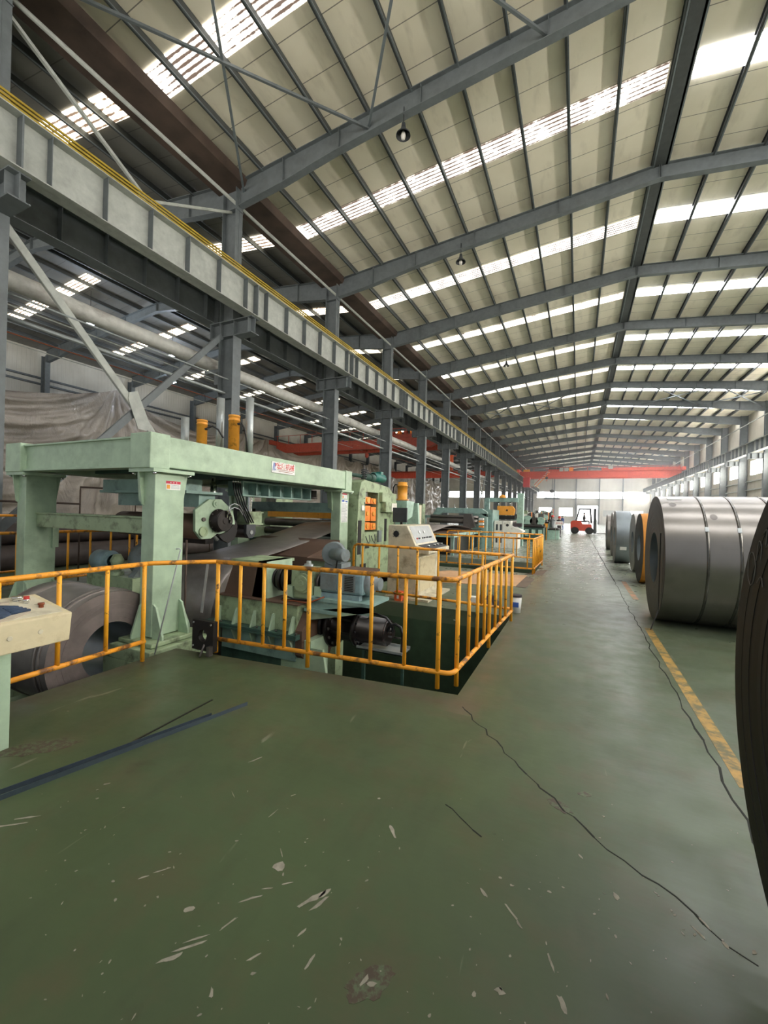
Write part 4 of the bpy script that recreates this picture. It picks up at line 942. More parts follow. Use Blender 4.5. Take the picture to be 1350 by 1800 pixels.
MB().tube([(-3.48, 4.38, .42), (-3.25, 4.34, .44), (-3.05, 4.36, .43), (-2.85, 4.42, .52)], .010, 8).build('cable', 'copper', DU)
mt = MB().box(-2.98, -2.36, 4.50, 4.86, .56, .84).build('motor_body', 'blue_grey_motor', DU, bevel=.04)
MB().box(-2.96, -2.72, 4.485, 4.50, .60, .80).build('cover_plate', 'grey_motor', mt)
MB().box(-2.62, -2.46, 4.485, 4.50, .60, .81).build('vent_panel', 'grey_motor', mt)
for k in range(9): MB().box(-2.60, -2.48, 4.478, 4.486, .615 + k * .021, .624 + k * .021).build('vent_slot', 'coil_dark', mt)
MB().box(-2.99, -2.30, 4.52, 4.86, .84, .87).build('motor_lid', 'brown_plate', mt)
MB().lathe((-2.36, 4.68, .70), 'x', [(0, .15), (.05, .14), (.07, .1), (.07, .08), (.16, .08), (.16, 0)], 26).build('encoder_cap', 'grey_motor', mt)
MB().box(-2.95, -2.4, 4.50, 4.58, .50, .56).box(-2.95, -2.4, 4.78, 4.86, .50, .56).build('motor_foot', 'blue_grey_motor', mt)
bw = MB().lathe((-2.86, 4.66, 1.05), (.35, -1, 0), [(0, 0), (0, .15), (.10, .15), (.11, .14), (.11, .06)], 30).build('blower_housing', 'grey_motor', DU)
MB().lathe((-2.82, 4.55, 1.05), (1, -.35, 0), [(0, 0), (0, .07), (.10, .07), (.10, .08), (.24, .08), (.25, .07), (.25, 0)], 22).build('blower_motor', 'grey_motor', DU)
MB().box(-2.95, -2.70, 4.56, 4.80, .87, .93).build('blower_duct', 'grey_motor', DU)
MB().tube([(-2.72, 4.5, 1.0), (-2.72, 4.48, .94), (-2.74, 4.5, .88)], .01, 8).build('cable', 'hose', DU)
MB().box(-3.10, -2.2, 4.40, 4.95, .46, .50).box(-3.1, -2.2, 4.42, 4.46, .36, .46).box(-3.12, -2.6, 4.38, 4.98, .32, .36).build('motor_base', 'green_blue', DU)
MB().prism([(-3.1, .32), (-2.3, .46), (-2.2, .46), (-2.2, .40), (-2.9, .24), (-3.1, .2)], 'y', 4.42, 4.46).build('base_gusset', GM, DU)
MB().prism([(4.4, .3), (4.25, .1), (4.25, -.2), (4.4, -.35), (4.9, -.35), (5.1, -.1), (5.1, .2), (4.9, .33)], 'x', -3.15, -3.05).build('end_flange', 'brown_plate', DU)
# rotary hydraulic cylinder
hy = MB().lathe((-3.06, 4.85, .07), 'x', [(0, .27), (.06, .27), (.06, .22), (.10, .22), (.10, .29), (.15, .29), (.15, .17), (.46, .17), (.46, .23), (.52, .23), (.52, .17), (.90, .17), (.90, .155), (.92, .155), (.92, .06), (.98, .05), (.98, 0)], 40).build('rotary_cylinder', 'black_oil', DU)
for k in range(12):
    t = 2 * PI * k / 12
    MB().cyl((-2.91, 4.85 + .245 * math.cos(t), .07 + .245 * math.sin(t)), 'x', .025, .02, 8).build('bolt', 'worn_steel', hy)
    MB().cyl((-2.54, 4.85 + .2 * math.cos(t), .07 + .2 * math.sin(t)), 'x', .02, .014, 8).build('bolt', 'black', hy)
for k in range(6):
    t = 2 * PI * k / 6 + .3; MB().box(-2.9, -2.6, 4.85 + .17 * math.cos(t) - .015, 4.85 + .17 * math.cos(t) + .015, .07 + .17 * math.sin(t) - .015, .07 + .17 * math.sin(t) + .015).build('fin', 'black_oil', hy)
MB().lathe((-2.16, 4.85, .07), 'x', [(0, .155), (.004, .155), (.004, .1)], 32).build('end_ring', 'copper', hy)
MB().tube([(-2.4, 4.80, .24), (-2.38, 4.78, .30), (-2.30, 4.76, .31), (-2.15, 4.76, .28), (-2.08, 4.78, .2), (-2.08, 4.82, .1), (-2.12, 4.85, .07)], .016, 8).build('hose', 'hose', hy)
MB().cyl((-2.4, 4.80, .22), 'z', .05, .02, 8).build('hose_fitting', 'zinc', hy)
MB().cyl((-2.08, 4.85, .02), 'x', .18, .012, 8).build('spindle_pipe', 'worn_steel', hy)
tr = thing('drip_tray', 'long thin grey drip tray on a post under the black cylinder in the pit', 'tray', (-2.2, 4.8, -1.6))
MB().box(-2.52, -1.9, 4.68, 4.98, -.14, -.13).box(-2.52, -1.9, 4.68, 4.69, -.14, -.10).box(-2.52, -1.9, 4.97, 4.98, -.14, -.1).build('pan', 'zinc', tr)
MB().box(-2.50, -2.46, 4.8, 4.84, -1.6, -.14).box(-1.95, -1.92, 4.8, 4.83, -1.6, -.14).build('leg', 'green_dark', tr)
o = MB().tube([(-1.94, 4.78, -.12), (-1.93, 4.78, .10), (-1.96, 4.78, .18), (-2.03, 4.78, .21), (-2.10, 4.78, .18), (-2.14, 4.78, .10)], .018, 10).build('hose', 'hose', tr)
tag(MB().tube([(-1.3, 4.1, -1.6), (-1.3, 4.12, -.75), (-1.34, 4.2, -.68), (-1.42, 4.3, -.7), (-1.45, 4.32, -1.6)], .03, 10).build('pit_hose', 'blue_grey_motor'), 'grey bent pipe low in the dark pit near the front rail', 'pipe')
pb = MB()
for k in range(2): pb.tube([(-3.0 + .09 * k, 4.05, -.3), (-3.0 + .09 * k, 4.05, -.75), (-2.9 + .09 * k, 4.08, -.8), (-2.55, 4.3, -.66)], .014, 8)
tag(pb.build('pit_pipes', 'copper'), 'pair of thin bent copper pipes beside the drive box pedestal', 'pipes')

# ================= LEVELLER =================
class LB(MB):
    """mill parts are drawn at their first estimate and grown to the size that stands clear behind the gantry"""
    def build(s, name, m, root=None, bevel=0., org=None, tag_=None):
        k = 1.11; s.v = [(v[0] * k, v[1] * k, max(0., 1.6 + (v[2] - 1.6) * k)) for v in s.v]
        return MB.build(s, name, m, root, bevel, org)
LV = thing('levelling_machine', 'tall worn green levelling mill with orange rolls in its window and springs on top', 'machine', (-5.3, 8.0, 0))
def side_frame(xa, xb):
    # closed housing outline with a window
    out = [(7.15, 0), (7.15, 1.2), (7.18, 1.85), (7.28, 2.18), (7.42, 2.24), (8.6, 2.16), (8.9, 2.0), (8.95, 1.2), (8.95, 0)]
    y0, y1, z0, z1 = 7.48, 8.05, 1.18, 2.0
    m_ = LB()
    m_.prism([(7.15, 0), (8.95, 0), (8.95, z0), (7.15, z0)], 'x', xa, xb)
    m_.prism([(7.15, z0), (y0, z0), (y0, z1), (7.22, z1), (7.18, 1.85)], 'x', xa, xb)
    m_.prism([(y1, z0), (8.95, z0), (8.9, z1), (y1, z1)], 'x', xa, xb)
    m_.prism([(7.22, z1), (8.9, z1), (8.6, 2.16), (7.42, 2.24), (7.28, 2.18)], 'x', xa, xb)
    return m_
h1 = side_frame(-4.22, -3.9).build('housing', 'green_aged', LV, bevel=.01); side_frame(-7.1, -6.8).build('housing', 'green_aged', LV)
for (y0, y1, z0, z1) in ((7.18, 7.32, .75, 1.42), (8.4, 8.52, .95, 1.45), (7.5, 7.68, .85, .92), (7.85, 8.0, .85, .92), (7.3, 7.55, .05, .55)):
    LB().box(-3.91, -3.895, y0, y1, z0, z1).build('slot', 'coil_dark', h1)
LB().box(-3.9, -3.88, 7.3, 7.4, 1.62, 1.72).build('data_plate', 'white', h1)
LB().prism([(7.42, 1.78), (7.44, 1.79), (7.47, 1.72), (7.45, 1.7)], 'x', -3.9, -3.896).prism([(7.4, 1.86), (7.46, 1.88), (7.455, 1.87), (7.41, 1.85)], 'x', -3.9, -3.896).build('painted_mark', 'coil_dark', h1)
for k, (z0, z1) in enumerate(((1.76, 1.90), (1.40, 1.72), (1.22, 1.38))):
    o = LB().box(-4.15, -3.93, 7.5, 7.76, z0, z1).box(-4.15, -3.93, 7.79, 8.03, z0, z1 - .02).build('roll_chock', 'orange', LV, bevel=.01)
    for yy in (7.62, 7.9): LB().lathe((-3.93, yy, (z0 + z1) / 2), 'x', [(0, .05), (.02, .05), (.02, 0)], 14).build('bearing_cap', 'yellow_cyl', o)
LB().lathe((-4.05, 7.75, 1.9), 'z', [(0, .05), (.14, .05)], 14).build('screw', 'chrome', LV)
for yy in (7.6, 7.85): LB().tube([(-3.9, yy - .08, 1.1), (-3.87, yy - .06, 1.0), (-3.86, yy, .95), (-3.87, yy + .06, 1.0), (-3.9, yy + .08, 1.12)], .009, 6).build('cable_loop', 'dark_grey', LV)
LB().box(-3.9, -3.86, 8.05, 8.2, .95, 1.2).build('junction_box', 'grey_motor', LV)
LB().box(-3.9, -3.82, 8.1, 8.85, 1.82, 2.02).box(-3.9, -3.78, 8.2, 8.8, 1.60, 1.82).build('control_box', 'green_aged', LV)
LB().box(-3.78, -3.77, 8.5, 8.78, 1.62, 1.80).build('box_label', 'white_paint', LV)
LB().box(-6.9, -4.2, 7.35, 8.8, 0, .95).build('machine_bed', 'green_dark', LV)
LB().box(-6.8, -4.22, 7.95, 8.3, 1.42, 1.62).build('backup_beam', 'yellow_cyl', LV)
LB().cyl((-6.8, 7.92, 1.30), 'x', 2.58, .085, 28).build('work_roll', 'worn_steel', LV)
LB().cyl((-6.8, 7.92, 1.10), 'x', 2.58, .085, 28).build('work_roll', 'worn_steel', LV)
LB().box(-6.8, -4.22, 7.9, 8.9, 1.63, 1.75).build('top_beam', 'black_oil', LV)
for (yy, xx) in ((7.66, -4.05), (7.92, -4.12)):
    s_ = LB(); pts = [(xx + .05 * math.cos(t), yy + .05 * math.sin(t), 2.25 + t / (2 * PI) * .045) for t in [i * .5 for i in range(63)]]
    s_.tube(pts, .012, 6).build('spring', 'dark_grey', LV); LB().cyl((xx, yy, 2.2), 'z', .36, .015, 8).build('spring_rod', 'worn_steel', LV)
ta = LB().lathe((-4.1, 7.75, 2.33), 'y', [(-.55, 0), (-.55, .035), (0, .04), (0, .07), (.25, .07), (.25, .09), (.42, .09)], 18).build('adjuster_gear', 'green_dark', LV)
LB().lathe((-4.1, 8.17, 2.36), 'y', [(0, .09), (.03, .11), (.06, .08), (.08, .10), (.50, .10), (.52, .08), (.54, .04), (.54, 0)], 24).build('adjuster_motor', 'teal_motor', LV)
LB().box(-4.16, -4.04, 8.45, 8.58, 2.44, 2.50).build('terminal_box', 'teal_motor', LV)
# base below the mill on the right
LB().box(-3.9, -3.6, 7.4, 8.9, 0, .12).build('base_step', 'green_aged', LV)

# conveyor deck the strip rests on, seen as brown sheet under it
tag(MB().prism([(6.02, .78), (7.1, 1.02), (7.1, .55), (6.8, .45), (6.78, -1.6), (6.4, -1.6), (6.3, .45), (6.02, .55)], 'x', -6.2, -4.25).build('entry_table', 'brown_plate'), 'brown-stained entry table below the moving strip, before the leveller', 'machine table')
dk = thing('pit_support_frame', 'green support wall below the brown entry table, behind the gearbox', 'machine frame', (-4.4, 6.2, -1.6))
MB().box(-4.2, -3.65, 6.05, 6.3, -1.6, .74).build('web_plate', GA, dk); MB().box(-4.22, -3.6, 5.95, 6.4, .74, .78).build('top_plate', 'brown_plate', dk)

# ================= CONTROL DESK BY THE LEVELLER =================
CD = thing('control_desk', 'beige control desk with a sloping grey instrument panel behind the rear pit rail', 'control desk', (-2.9, 7.7, 0))
MB().prism([(-3.23, 0), (-2.66, 0), (-2.66, .86), (-2.42, .86), (-2.42, .93), (-2.68, 1.0), (-2.86, 1.36), (-3.23, 1.36)], 'y', 7.15, 8.45).build('body', 'beige_old', CD, bevel=.01)
MB().prism([(-2.70, 1.03), (-2.855, 1.34), (-2.848, 1.343), (-2.692, 1.033)], 'y', 7.24, 8.34).build('instrument_panel', 'panel_grey', CD)
MB().prism([(-2.44, .94), (-2.66, 1.0), (-2.66, 1.006), (-2.44, .946)], 'y', 7.24, 8.38).build('desk_panel', 'dark_grey', CD)
for k in range(9):
    y = 7.36 + k * .1; m_ = 'red' if k == 0 else ('white' if k in (2,) else 'black')
    MB().cyl((-2.735, y, 1.115), (1, 0, .45), .02, .016, 10).build('push_button', m_, CD)
for y in (7.62, 7.88): MB().cyl((-2.79, y, 1.225), (1, 0, .45), .015, .03, 14).build('gauge', 'white', CD)
for k, y in enumerate((7.4, 7.75, 7.95, 8.2)): MB().lathe((-2.52, y, .965), 'z', [(0, .015), (.02, .015), (.02, .028), (.04, .028), (.04, 0)], 12).build('knob', 'chrome', CD)
MB().lathe((-3.07, 7.15, 1.20), 'y', [(0, .06), (-.012, .055), (-.012, 0)], 20).build('cooling_fan', 'black', CD)
for k in range(8):
    t = 2 * PI * k / 8; MB().cyl((-3.07 + .075 * math.cos(t), 7.15, 1.20 + .075 * math.sin(t)), 'y', -.006, .006, 6).build('screw', 'dark_grey', CD)
MB().box(-2.665, -2.655, 7.35, 8.25, .12, .75).build('door_panel', 'beige', CD)
MB().box(-3.27, -2.40, 7.1, 8.5, 0, .04).build('plinth', 'beige_old', CD)
mn = thing('monitor', 'dark flat monitor tilted on a stand above the beige desk', 'monitor', (-3.75, 9.05, 0))
MB().box(-3.98, -3.62, 9.03, 9.07, 1.37, 1.71).build('case', 'dark_grey', mn, bevel=.006); MB().box(-3.965, -3.635, 9.025, 9.031, 1.385, 1.695).build('screen', 'screen', mn)
MB().box(-3.8, -3.75, 9.07, 9.12, 0, 1.6).build('stand', 'black', mn)
bx = thing('orange_box', 'small orange box on the floor at the foot of the beige desk', 'box', (-2.93, 6.99, 0))
MB().box(-3.0, -2.86, 6.97, 7.08, 0, .17).build('carton', 'orange_box', bx); MB().box(-2.95, -2.91, 6.968, 6.97, .04, .1).build('carton_mark', 'white', bx)
bx = thing('gear_stand', 'green pedestal carrying a tall orange hydraulic cylinder behind the levelling mill', 'machine', (-4.1, 10.2, 0))
MB().box(-4.32, -4.0, 9.96, 10.5, 0, 1.9).build('pedestal', 'green_mint', bx, bevel=.01); MB().prism([(-4.0, 0), (-3.6, 0), (-3.72, 1.85), (-3.82, 1.85), (-3.86, 1.5), (-4.0, 1.4)], 'y', 10.0, 10.1).build('bracket', 'green_mint', bx)
MB().lathe((-4.19, 10.1, 1.92), 'z', [(0, .17), (.03, .17), (.03, .13), (.36, .13), (.36, .14), (.40, .14), (.40, .12), (.47, .12), (.47, 0)], 26).build('cylinder', 'yellow_cyl', bx)
MB().tube([(-4.32, 10.1, 2.32), (-4.4, 10.1, 2.33), (-4.45, 10.1, 2.25), (-4.46, 10.1, 2.1)], .02, 8).build('hose', 'hose', bx)
tag(MB().box(-4.5, -4.15, 11.3, 11.5, 0, 1.83).build('electrical_cabinet', 'beige_old'), 'narrow beige cabinet with a dark recess behind the orange cylinder stand', 'cabinet')
# floor sheets and tins
cb = MB().add([(-3.69, 10.74, 0), (-3.26, 11.45, 0), (-1.2, 11.75, 0), (-1.25, 9.8, 0), (-3.3, 9.24, 0), (-3.69, 10.74, .008), (-3.26, 11.45, .008), (-1.2, 11.75, .008), (-1.25, 9.8, .008), (-3.3, 9.24, .008)], [(4, 3, 2, 1, 0), (5, 6, 7, 8, 9), (0, 1, 6, 5), (1, 2, 7, 6), (2, 3, 8, 7), (3, 4, 9, 8), (4, 0, 5, 9)])
tag(cb.build('cardboard_sheet', 'cardboard', org=(-2.5, 10.5, 0)), 'large tan cardboard sheet lying on the floor between the two pits', 'cardboard')
tag(MB().prism([(-1.22, 11.6), (-.97, 11.25), (-1.02, 9.75), (-1.24, 9.72)], 'z', 0, .006).build('floor_mat', 'cardboard_dark'), 'dark brown mat edge sticking out beside the tan cardboard', 'mat')
tag(MB().prism([(-1.3, 12.0), (-.85, 12.0), (-.8, 13.2), (-.95, 13.2)], 'z', 0, .005).build('floor_mat', 'cardboard_dark'), 'dark mat under the corner of the second pit rail', 'mat')
pc = thing('paint_bucket', 'white bucket with a purple lid standing just right of the pit side rail', 'bucket', (-.90, 7.2, 0))
MB().lathe((-.90, 7.2, 0), 'z', [(0, 0), (0, .075), (.26, .085), (.26, 0)], 24).build('pail', 'white', pc); MB().lathe((-.90, 7.2, .26), 'z', [(0, .09), (.03, .09), (.03, 0)], 24).build('lid', 'cloth_dark', pc)
MB().box(-.95, -.85, 7.108, 7.114, .1, .18).build('paper_label', 'blue', pc)
rg_ = thing('rag_heap', 'dark crumpled rag and white packet on the floor behind the pit side rail', 'rag', (-1.45, 7.6, 0))
random.seed(21)
m_ = MB(); 
for k in range(9):
    a = random.uniform(0, 6); m_.lathe((-1.45 + .12 * math.cos(a), 7.6 + .12 * math.sin(a), 0), 'z', [(0, .12), (.05, .10), (.1 + .05 * random.random(), .05), (.16, 0)], 9)
m_.build('rag', 'cloth_dark', rg_); MB().box(-1.75, -1.6, 7.45, 7.6, .0, .12).build('packet', 'white', rg_)

# ================= LOOSE THINGS NEAR THE VIEWER =================
bp = thing('bearing_plate', 'square dark steel plate with a round bore hung at the rail corner', 'steel plate', (-3.65, 3.38, .02))
m_ = MB(); a0, a1, b0, b1 = -3.81, -3.50, .06, .38; cx, cz, r = -3.655, .21, .065; n = 24
ring = [(cx + r * math.cos(2 * PI * k / n), cz + r * math.sin(2 * PI * k / n)) for k in range(n)]
sq = []
for k in range(n):
    t = 2 * PI * k / n; c_, s_ = math.cos(t), math.sin(t); q = max(abs(c_), abs(s_)); sq.append((cx + c_ / q * .155, cz + s_ / q * .16))
vs = [(p[0], y, p[1]) for y in (3.28, 3.34) for p in ring + sq]; N2 = 2 * n; fs = []
for k in range(n):
    j = (k + 1) % n
    fs += [(k, j, n + j, n + k), (N2 + k, N2 + n + k, N2 + n + j, N2 + j), (k, N2 + k, N2 + j, j), (n + k, n + j, N2 + n + j, N2 + n + k)]
m_.add(vs, fs).build('plate', 'coil_dark', bp)
for (x, z) in ((-3.79, .34), (-3.53, .34), (-3.79, .09), (-3.53, .09)): MB().cyl((x, 3.28, z), 'y', -.008, .01, 8).build('bolt', 'zinc', bp)
MB().tube([(-3.655, 3.36, .2), (-3.60, 3.2, .012)], .012, 10).build('bar', 'worn_steel', bp)
MB().box(-3.54, -3.50, 3.23, 3.28, .02, .12).build('lug', 'worn_steel', bp)
tag(MB().tube([(-4.10, 3.05, .0), (-4.13, 3.22, .55), (-4.15, 3.37, 1.06), (-4.155, 3.385, 1.10), (-4.165, 3.38, 1.115), (-4.19, 3.35, 1.11)], .008, 8).build('hooked_rod', 'zinc'), 'thin steel rod with a hooked top leaning on the left rail', 'rod')
o = MB().beam((-3.66, 3.33, .98), (-3.70, 3.30, .45), .035, .004, (0, 1, 0)).build('strap_scrap', 'zinc'); tag(o, 'short grey strip of strapping hanging from the rail corner', 'strap')
# long angle bars on the floor
def anglebar(p, q, w, label, m):
    m_ = MB().beam((p[0], p[1], .002), (q[0], q[1], .002), w, .004)
    d = (Vector(q) - Vector(p)).normalized(); nrm = Vector((-d.y, d.x)) * (w / 2)
    m_.beam((p[0] + nrm.x, p[1] + nrm.y, .014), (q[0] + nrm.x, q[1] + nrm.y, .014), .004, .028)
    tag(m_.build('angle_bar', m), label, 'steel bar')
anglebar((-2.42, 2.63), (-2.84, .98), .035, 'long blue-grey steel angle lying on the green floor, its square end nearest the pit', 'blue_steel')
anglebar((-2.52, 2.36), (-2.90, .98), .022, 'second steel angle lying tight along the left of the long one', 'blue_steel')
tag(MB().beam((-2.72, 2.56, .003), (-2.69, 1.78, .003), .014, .004).build('flat_bar', 'coil_dark'), 'thin dark flat bar crossing the steel angles at a shallow fork', 'steel bar')

# foreground console
K = thing('operator_console', 'worn beige operator console on a pale green post at the left edge', 'control console', (-3.5, 1.4, 0))
MB().hexa([(-3.80, .55, .64), (-3.30, .55, .62), (-3.30, 1.78, .62), (-3.78, 1.80, .64)], [(-3.80, .55, .90), (-3.31, .55, .815), (-3.31, 1.80, .815), (-3.80, 1.80, .895)]).build('box', 'beige', K, bevel=.008)
MB().hexa([(-3.765, .6, .894), (-3.345, .6, .822), (-3.345, 1.755, .822), (-3.765, 1.755, .889)], [(-3.765, .6, .897), (-3.345, .6, .826), (-3.345, 1.755, .826), (-3.765, 1.755, .893)]).build('top_panel', 'beige_old', K)
MB().box(-3.62, -3.32, 1.28, 1.45, 0, .63).build('post', GM, K, bevel=.006)
for k in range(5): MB().lathe((-3.302, .92 + .17 * k, .71 + .003 * k), 'x', [(0, .016), (.004, .014), (.004, 0)], 14).build('blank_plug', 'beige_old', K)
def zt(x): return .822 + (x + 3.345) * (-.17)
for (x, y, r, m_, h) in ((-3.62, 1.66, .022, 'chrome', .03), (-3.70, 1.64, .035, 'chrome', .03), (-3.56, 1.70, .018, 'beige_old', .005), (-3.49, 1.69, .020, 'copper', .035)):
    MB().lathe((x, y, zt(x)), 'z', [(0, r * .8), (h * .5, r * .7), (h * .6, r), (h, r), (h, 0)], 18).build('push_button', m_, K)
MB().lathe((-3.62, 1.66, zt(-3.62) + .03), 'z', [(0, .018), (.02, .018), (.02, 0)], 14).build('push_button', 'red', K)
gl = thing('work_glove', 'folded dark blue denim work gloves lying on the beige console', 'gloves', (-3.45, 1.35, .84))
def flap(pts, h0, h1, m_, name):
    base = [(x, y, zt(x) + h0) for x, y in pts]; top = [(x, y, zt(x) + h1 + .004 * math.sin(i * 2.1)) for i, (x, y) in enumerate(pts)]
    n = len(pts); MB().add(base + top, [tuple(range(n))[::-1], tuple(range(n, 2 * n))] + [(i, (i + 1) % n, n + (i + 1) % n, n + i) for i in range(n)]).build(name, m_, gl, bevel=.004)
flap([(-3.34, 1.30), (-3.35, 1.46), (-3.42, 1.60), (-3.50, 1.62), (-3.54, 1.52), (-3.50, 1.28)], .004, .012, 'glove_cuff', 'lining')
flap([(-3.35, 1.22), (-3.37, 1.42), (-3.44, 1.53), (-3.54, 1.56), (-3.60, 1.46), (-3.56, 1.20)], .013, .026, 'denim', 'palm')
flap([(-3.38, 1.18), (-3.41, 1.36), (-3.47, 1.45), (-3.53, 1.42), (-3.55, 1.18)], .027, .040, 'denim', 'back')
for k in range(4): MB().tube([(-3.42 - .03 * k, 1.48, zt(-3.42 - .03 * k) + .02), (-3.43 - .03 * k, 1.54, zt(-3.43 - .03 * k) + .022), (-3.44 - .03 * k, 1.60 - .01 * k, zt(-3.44 - .03 * k) + .016)], [.013, .013, .009], 8).build('finger', 'denim', gl)
flap([(-3.60, 1.2), (-3.62, 1.56), (-3.67, 1.58), (-3.68, 1.2)], .004, .02, 'glove_cuff', 'cuff')
# ================= BEHIND THE GANTRY =================
BP = thing('pipe_bundle', 'dark long wrapped rolls lying along the side hall behind the gantry', 'rolls', (-11.6, 6, 0))
for k, (x, z, r) in enumerate(((-11.9, .3, .3), (-12.5, .32, .32), (-12.2, .85, .28), (-13.1, .3, .3), (-12.7, .88, .26))):
    MB().tube([(x + .03 * math.sin(y), y, z) for y in range(-2, 13)], r, 16).build('roll', 'dark_bundle', BP)
M2 = thing('hydraulic_motor', 'grey motor and pump set on a green base behind the near green post', 'motor', (-6.4, 4.4, -1.6))
MB().box(-7.0, -5.9, 4.0, 4.75, -1.6, .52).build('base', GA, M2)
MB().lathe((-6.95, 4.15, .72), (1, 0, 0), [(0, 0), (0, .16), (.3, .16), (.3, .1), (.36, .1)], 24).build('motor', 'blue_grey_motor', M2)
MB().lathe((-6.45, 4.12, .52), 'z', [(0, .1), (.06, .1), (.06, .07), (.18, .08), (.22, .1), (.32, .05), (.32, 0)], 18).build('pump', GA, M2)
MB().lathe((-6.25, 4.45, .75), (1, -.2, 0), [(0, 0), (0, .27), (.22, .27), (.26, .2), (.5, .2), (.5, 0)], 28).build('flywheel', 'grey_motor', M2)
MB().prism([(4.05, .5), (4.2, .5), (4.55, 1.0), (4.45, 1.02)], 'x', -6.1, -5.98).build('guard', 'grey_motor', M2)
tag(MB().box(-9.9, -9.5, 1.6, 2.6, 1.25, 1.6).box(-9.75, -9.65, 2.0, 2.1, 0, 1.25).build('switch_box', 'beige_old'), 'small beige switch box at the left edge beside the high yellow rail', 'switch box')
RR = thing('rusty_handrail', 'thin rust-brown rail stepping up behind the gantry cross tie', 'railing', (-10.0, 5.6, 0))
MB().tube([(-9.4, 3.4, 1.62), (-9.4, 5.2, 1.60), (-9.4, 5.2, 1.95), (-9.4, 8.6, 1.97)], .02, 8).build('rail', 'rusty_gutter', RR)
for y, z in ((3.4, 1.62), (5.2, 1.9), (6.4, 1.95), (8.6, 1.97)): MB().tube([(-9.4, y, 0), (-9.4, y, z)], .015, 8).build('post', 'rusty_gutter', RR)
tag(MB().tube([(-5.1, 4.25, -.9), (-5.1, 4.25, 1.12)], .015, 8).build('rusty_stake', 'rusty_gutter'), 'upright rusty bar just right of the near gantry post', 'bar')
DM = thing('coil_car', 'dark oily coil-car machinery below the pinch roll head', 'machine', (-6.3, 4.4, -1.6))
MB().box(-8.0 + .15, -6.3, 4.9, 6.7, -1.6, .25).build('frame', 'black_oil', DM)

# ================= SECOND PIT AND BRIDGE =================
TB = thing('run_out_table', 'green-edged run-out table with dark steel sheets beyond the beige desk', 'machine table', (-5.5, 17.5, 0))
MB().box(-6.9, -4.27, 15.5, 21.4, .70, .84).build('side_frame', 'green_mint', TB); MB().box(-6.8, -4.32, 15.55, 21.4, .84, .86).build('table_top', 'brown_plate', TB)
MB().box(-6.7, -4.5, 15.8, 21.2, 0, .70).build('under_frame', 'black_oil', TB)
for (x, y) in ((-4.4, 18.9), (-4.4, 15.6), (-4.4, 21.2)):
    MB().box(x, x + .1, y, y + .1, 0, .71).build('leg', 'green_blue', TB)
for y in (16.3, 17.5, 18.7): MB().cyl((-4.27, y, .77), 'x', .04, .05, 12).build('roller_end', 'zinc', TB)
vs = []; nY = 14
for i in range(nY + 1):
    y = 15.3 + i * .3; z = .90 + .22 * math.sin(PI * i / nY)
    vs += [(-6.6, y + .3, z), (-5.05 + .6 * i / nY, y, z)]
o = MB().add(vs, [(2 * i, 2 * i + 1, 2 * i + 3, 2 * i + 2) for i in range(nY)], True).build('bowed_sheet', 'strip_steel', TB); sd = o.modifiers.new('solid', 'SOLIDIFY'); sd.thickness = .01
BR = thing('shear_bridge', 'long low green bridge frame with black rolls under it, over the run-out table', 'machine', (-5.2, 20, 0))
MB().prism([(-6.65, 1.42), (-6.35, 1.89), (-4.15, 1.89), (-3.9, 1.72), (-3.9, 1.48), (-4.17, 1.62), (-6.1, 1.64), (-6.35, 1.42)], 'y', 19.8, 20.1).build('bridge_beam', 'green_blue', BR, bevel=.01)
MB().box(-4.12, -3.9, 19.8, 20.1, .0, 1.65).build('leg', 'green_blue', BR); MB().box(-7.12, -6.95, 19.8, 20.1, .0, 1.5).box(-6.95, -6.4, 19.8, 20.1, 1.38, 1.5).build('leg', 'green_blue', BR)
for k, (z, r) in enumerate(((1.46, .085), (1.26, .11))): MB().cyl((-6.6, 19.65 - .12 * k, z), 'x', 2.35, r, 20).build('roll', 'worn_steel', BR)
MB().prism([(-4.85, 1.62), (-4.5, 1.62), (-4.3, 1.02), (-4.5, .95), (-4.85, 1.0)], 'y', 19.15, 19.5).build('knife_head', 'worn_steel', BR)
for k in range(4): MB().box(-4.2, -4.0, 19.5, 19.7, 1.0 + .12 * k, 1.08 + .12 * k).build('clamp', ('orange', 'white', 'orange', 'white')[k], BR)
for x in (-6.1, -5.5, -4.9): MB().lathe((x, 19.95, 1.89), 'z', [(0, .06), (.05, .06), (.05, .02), (.18, .02)], 10).build('screw_jack', 'zinc', BR)
MB().box(-7.2, -6.85, 19.1, 19.5, 0, 2.05).build('motor_stand', GA, BR)
PS = thing('press_frame', 'tall pale green press frame with a yellow crosshead, beyond the second pit', 'machine', (-3.8, 23, 0))
MB().box(-4.75, -3.78, 20.6, 22.4, 0, 1.85).build('side_box', 'green_blue', PS)
MB().box(-4.6, -4.35, 22.6, 22.9, 0, 2.45).build('post', 'green_blue', PS); MB().box(-2.95, -2.65, 23.0, 23.4, 0, 2.78).build('post', 'green_mint', PS)
MB().box(-4.6, -2.9, 22.8, 23.2, 2.30, 2.52).build('top_beam', 'green_blue', PS)
MB().prism([(-3.9, 1.6), (-3.05, 1.6), (-3.0, 1.9), (-3.12, 2.08), (-3.9, 2.08)], 'y', 22.5, 22.75).build('crosshead', 'yellow_cyl', PS, bevel=.02)
MB().cyl((-3.4, 22.5, 1.86), 'y', -.02, .05, 14).build('bore', 'black', PS)
MB().box(-3.95, -3.0, 22.5, 23.2, 1.38, 1.58).build('die', 'black_oil', PS); MB().box(-4.0, -2.7, 22.5, 23.6, 0, 1.15).build('bed', 'green_dark', PS)
MB().cyl((-4.0, 22.5, 1.26), 'x', 1.1, .09, 18).build('roll', 'worn_steel', PS)
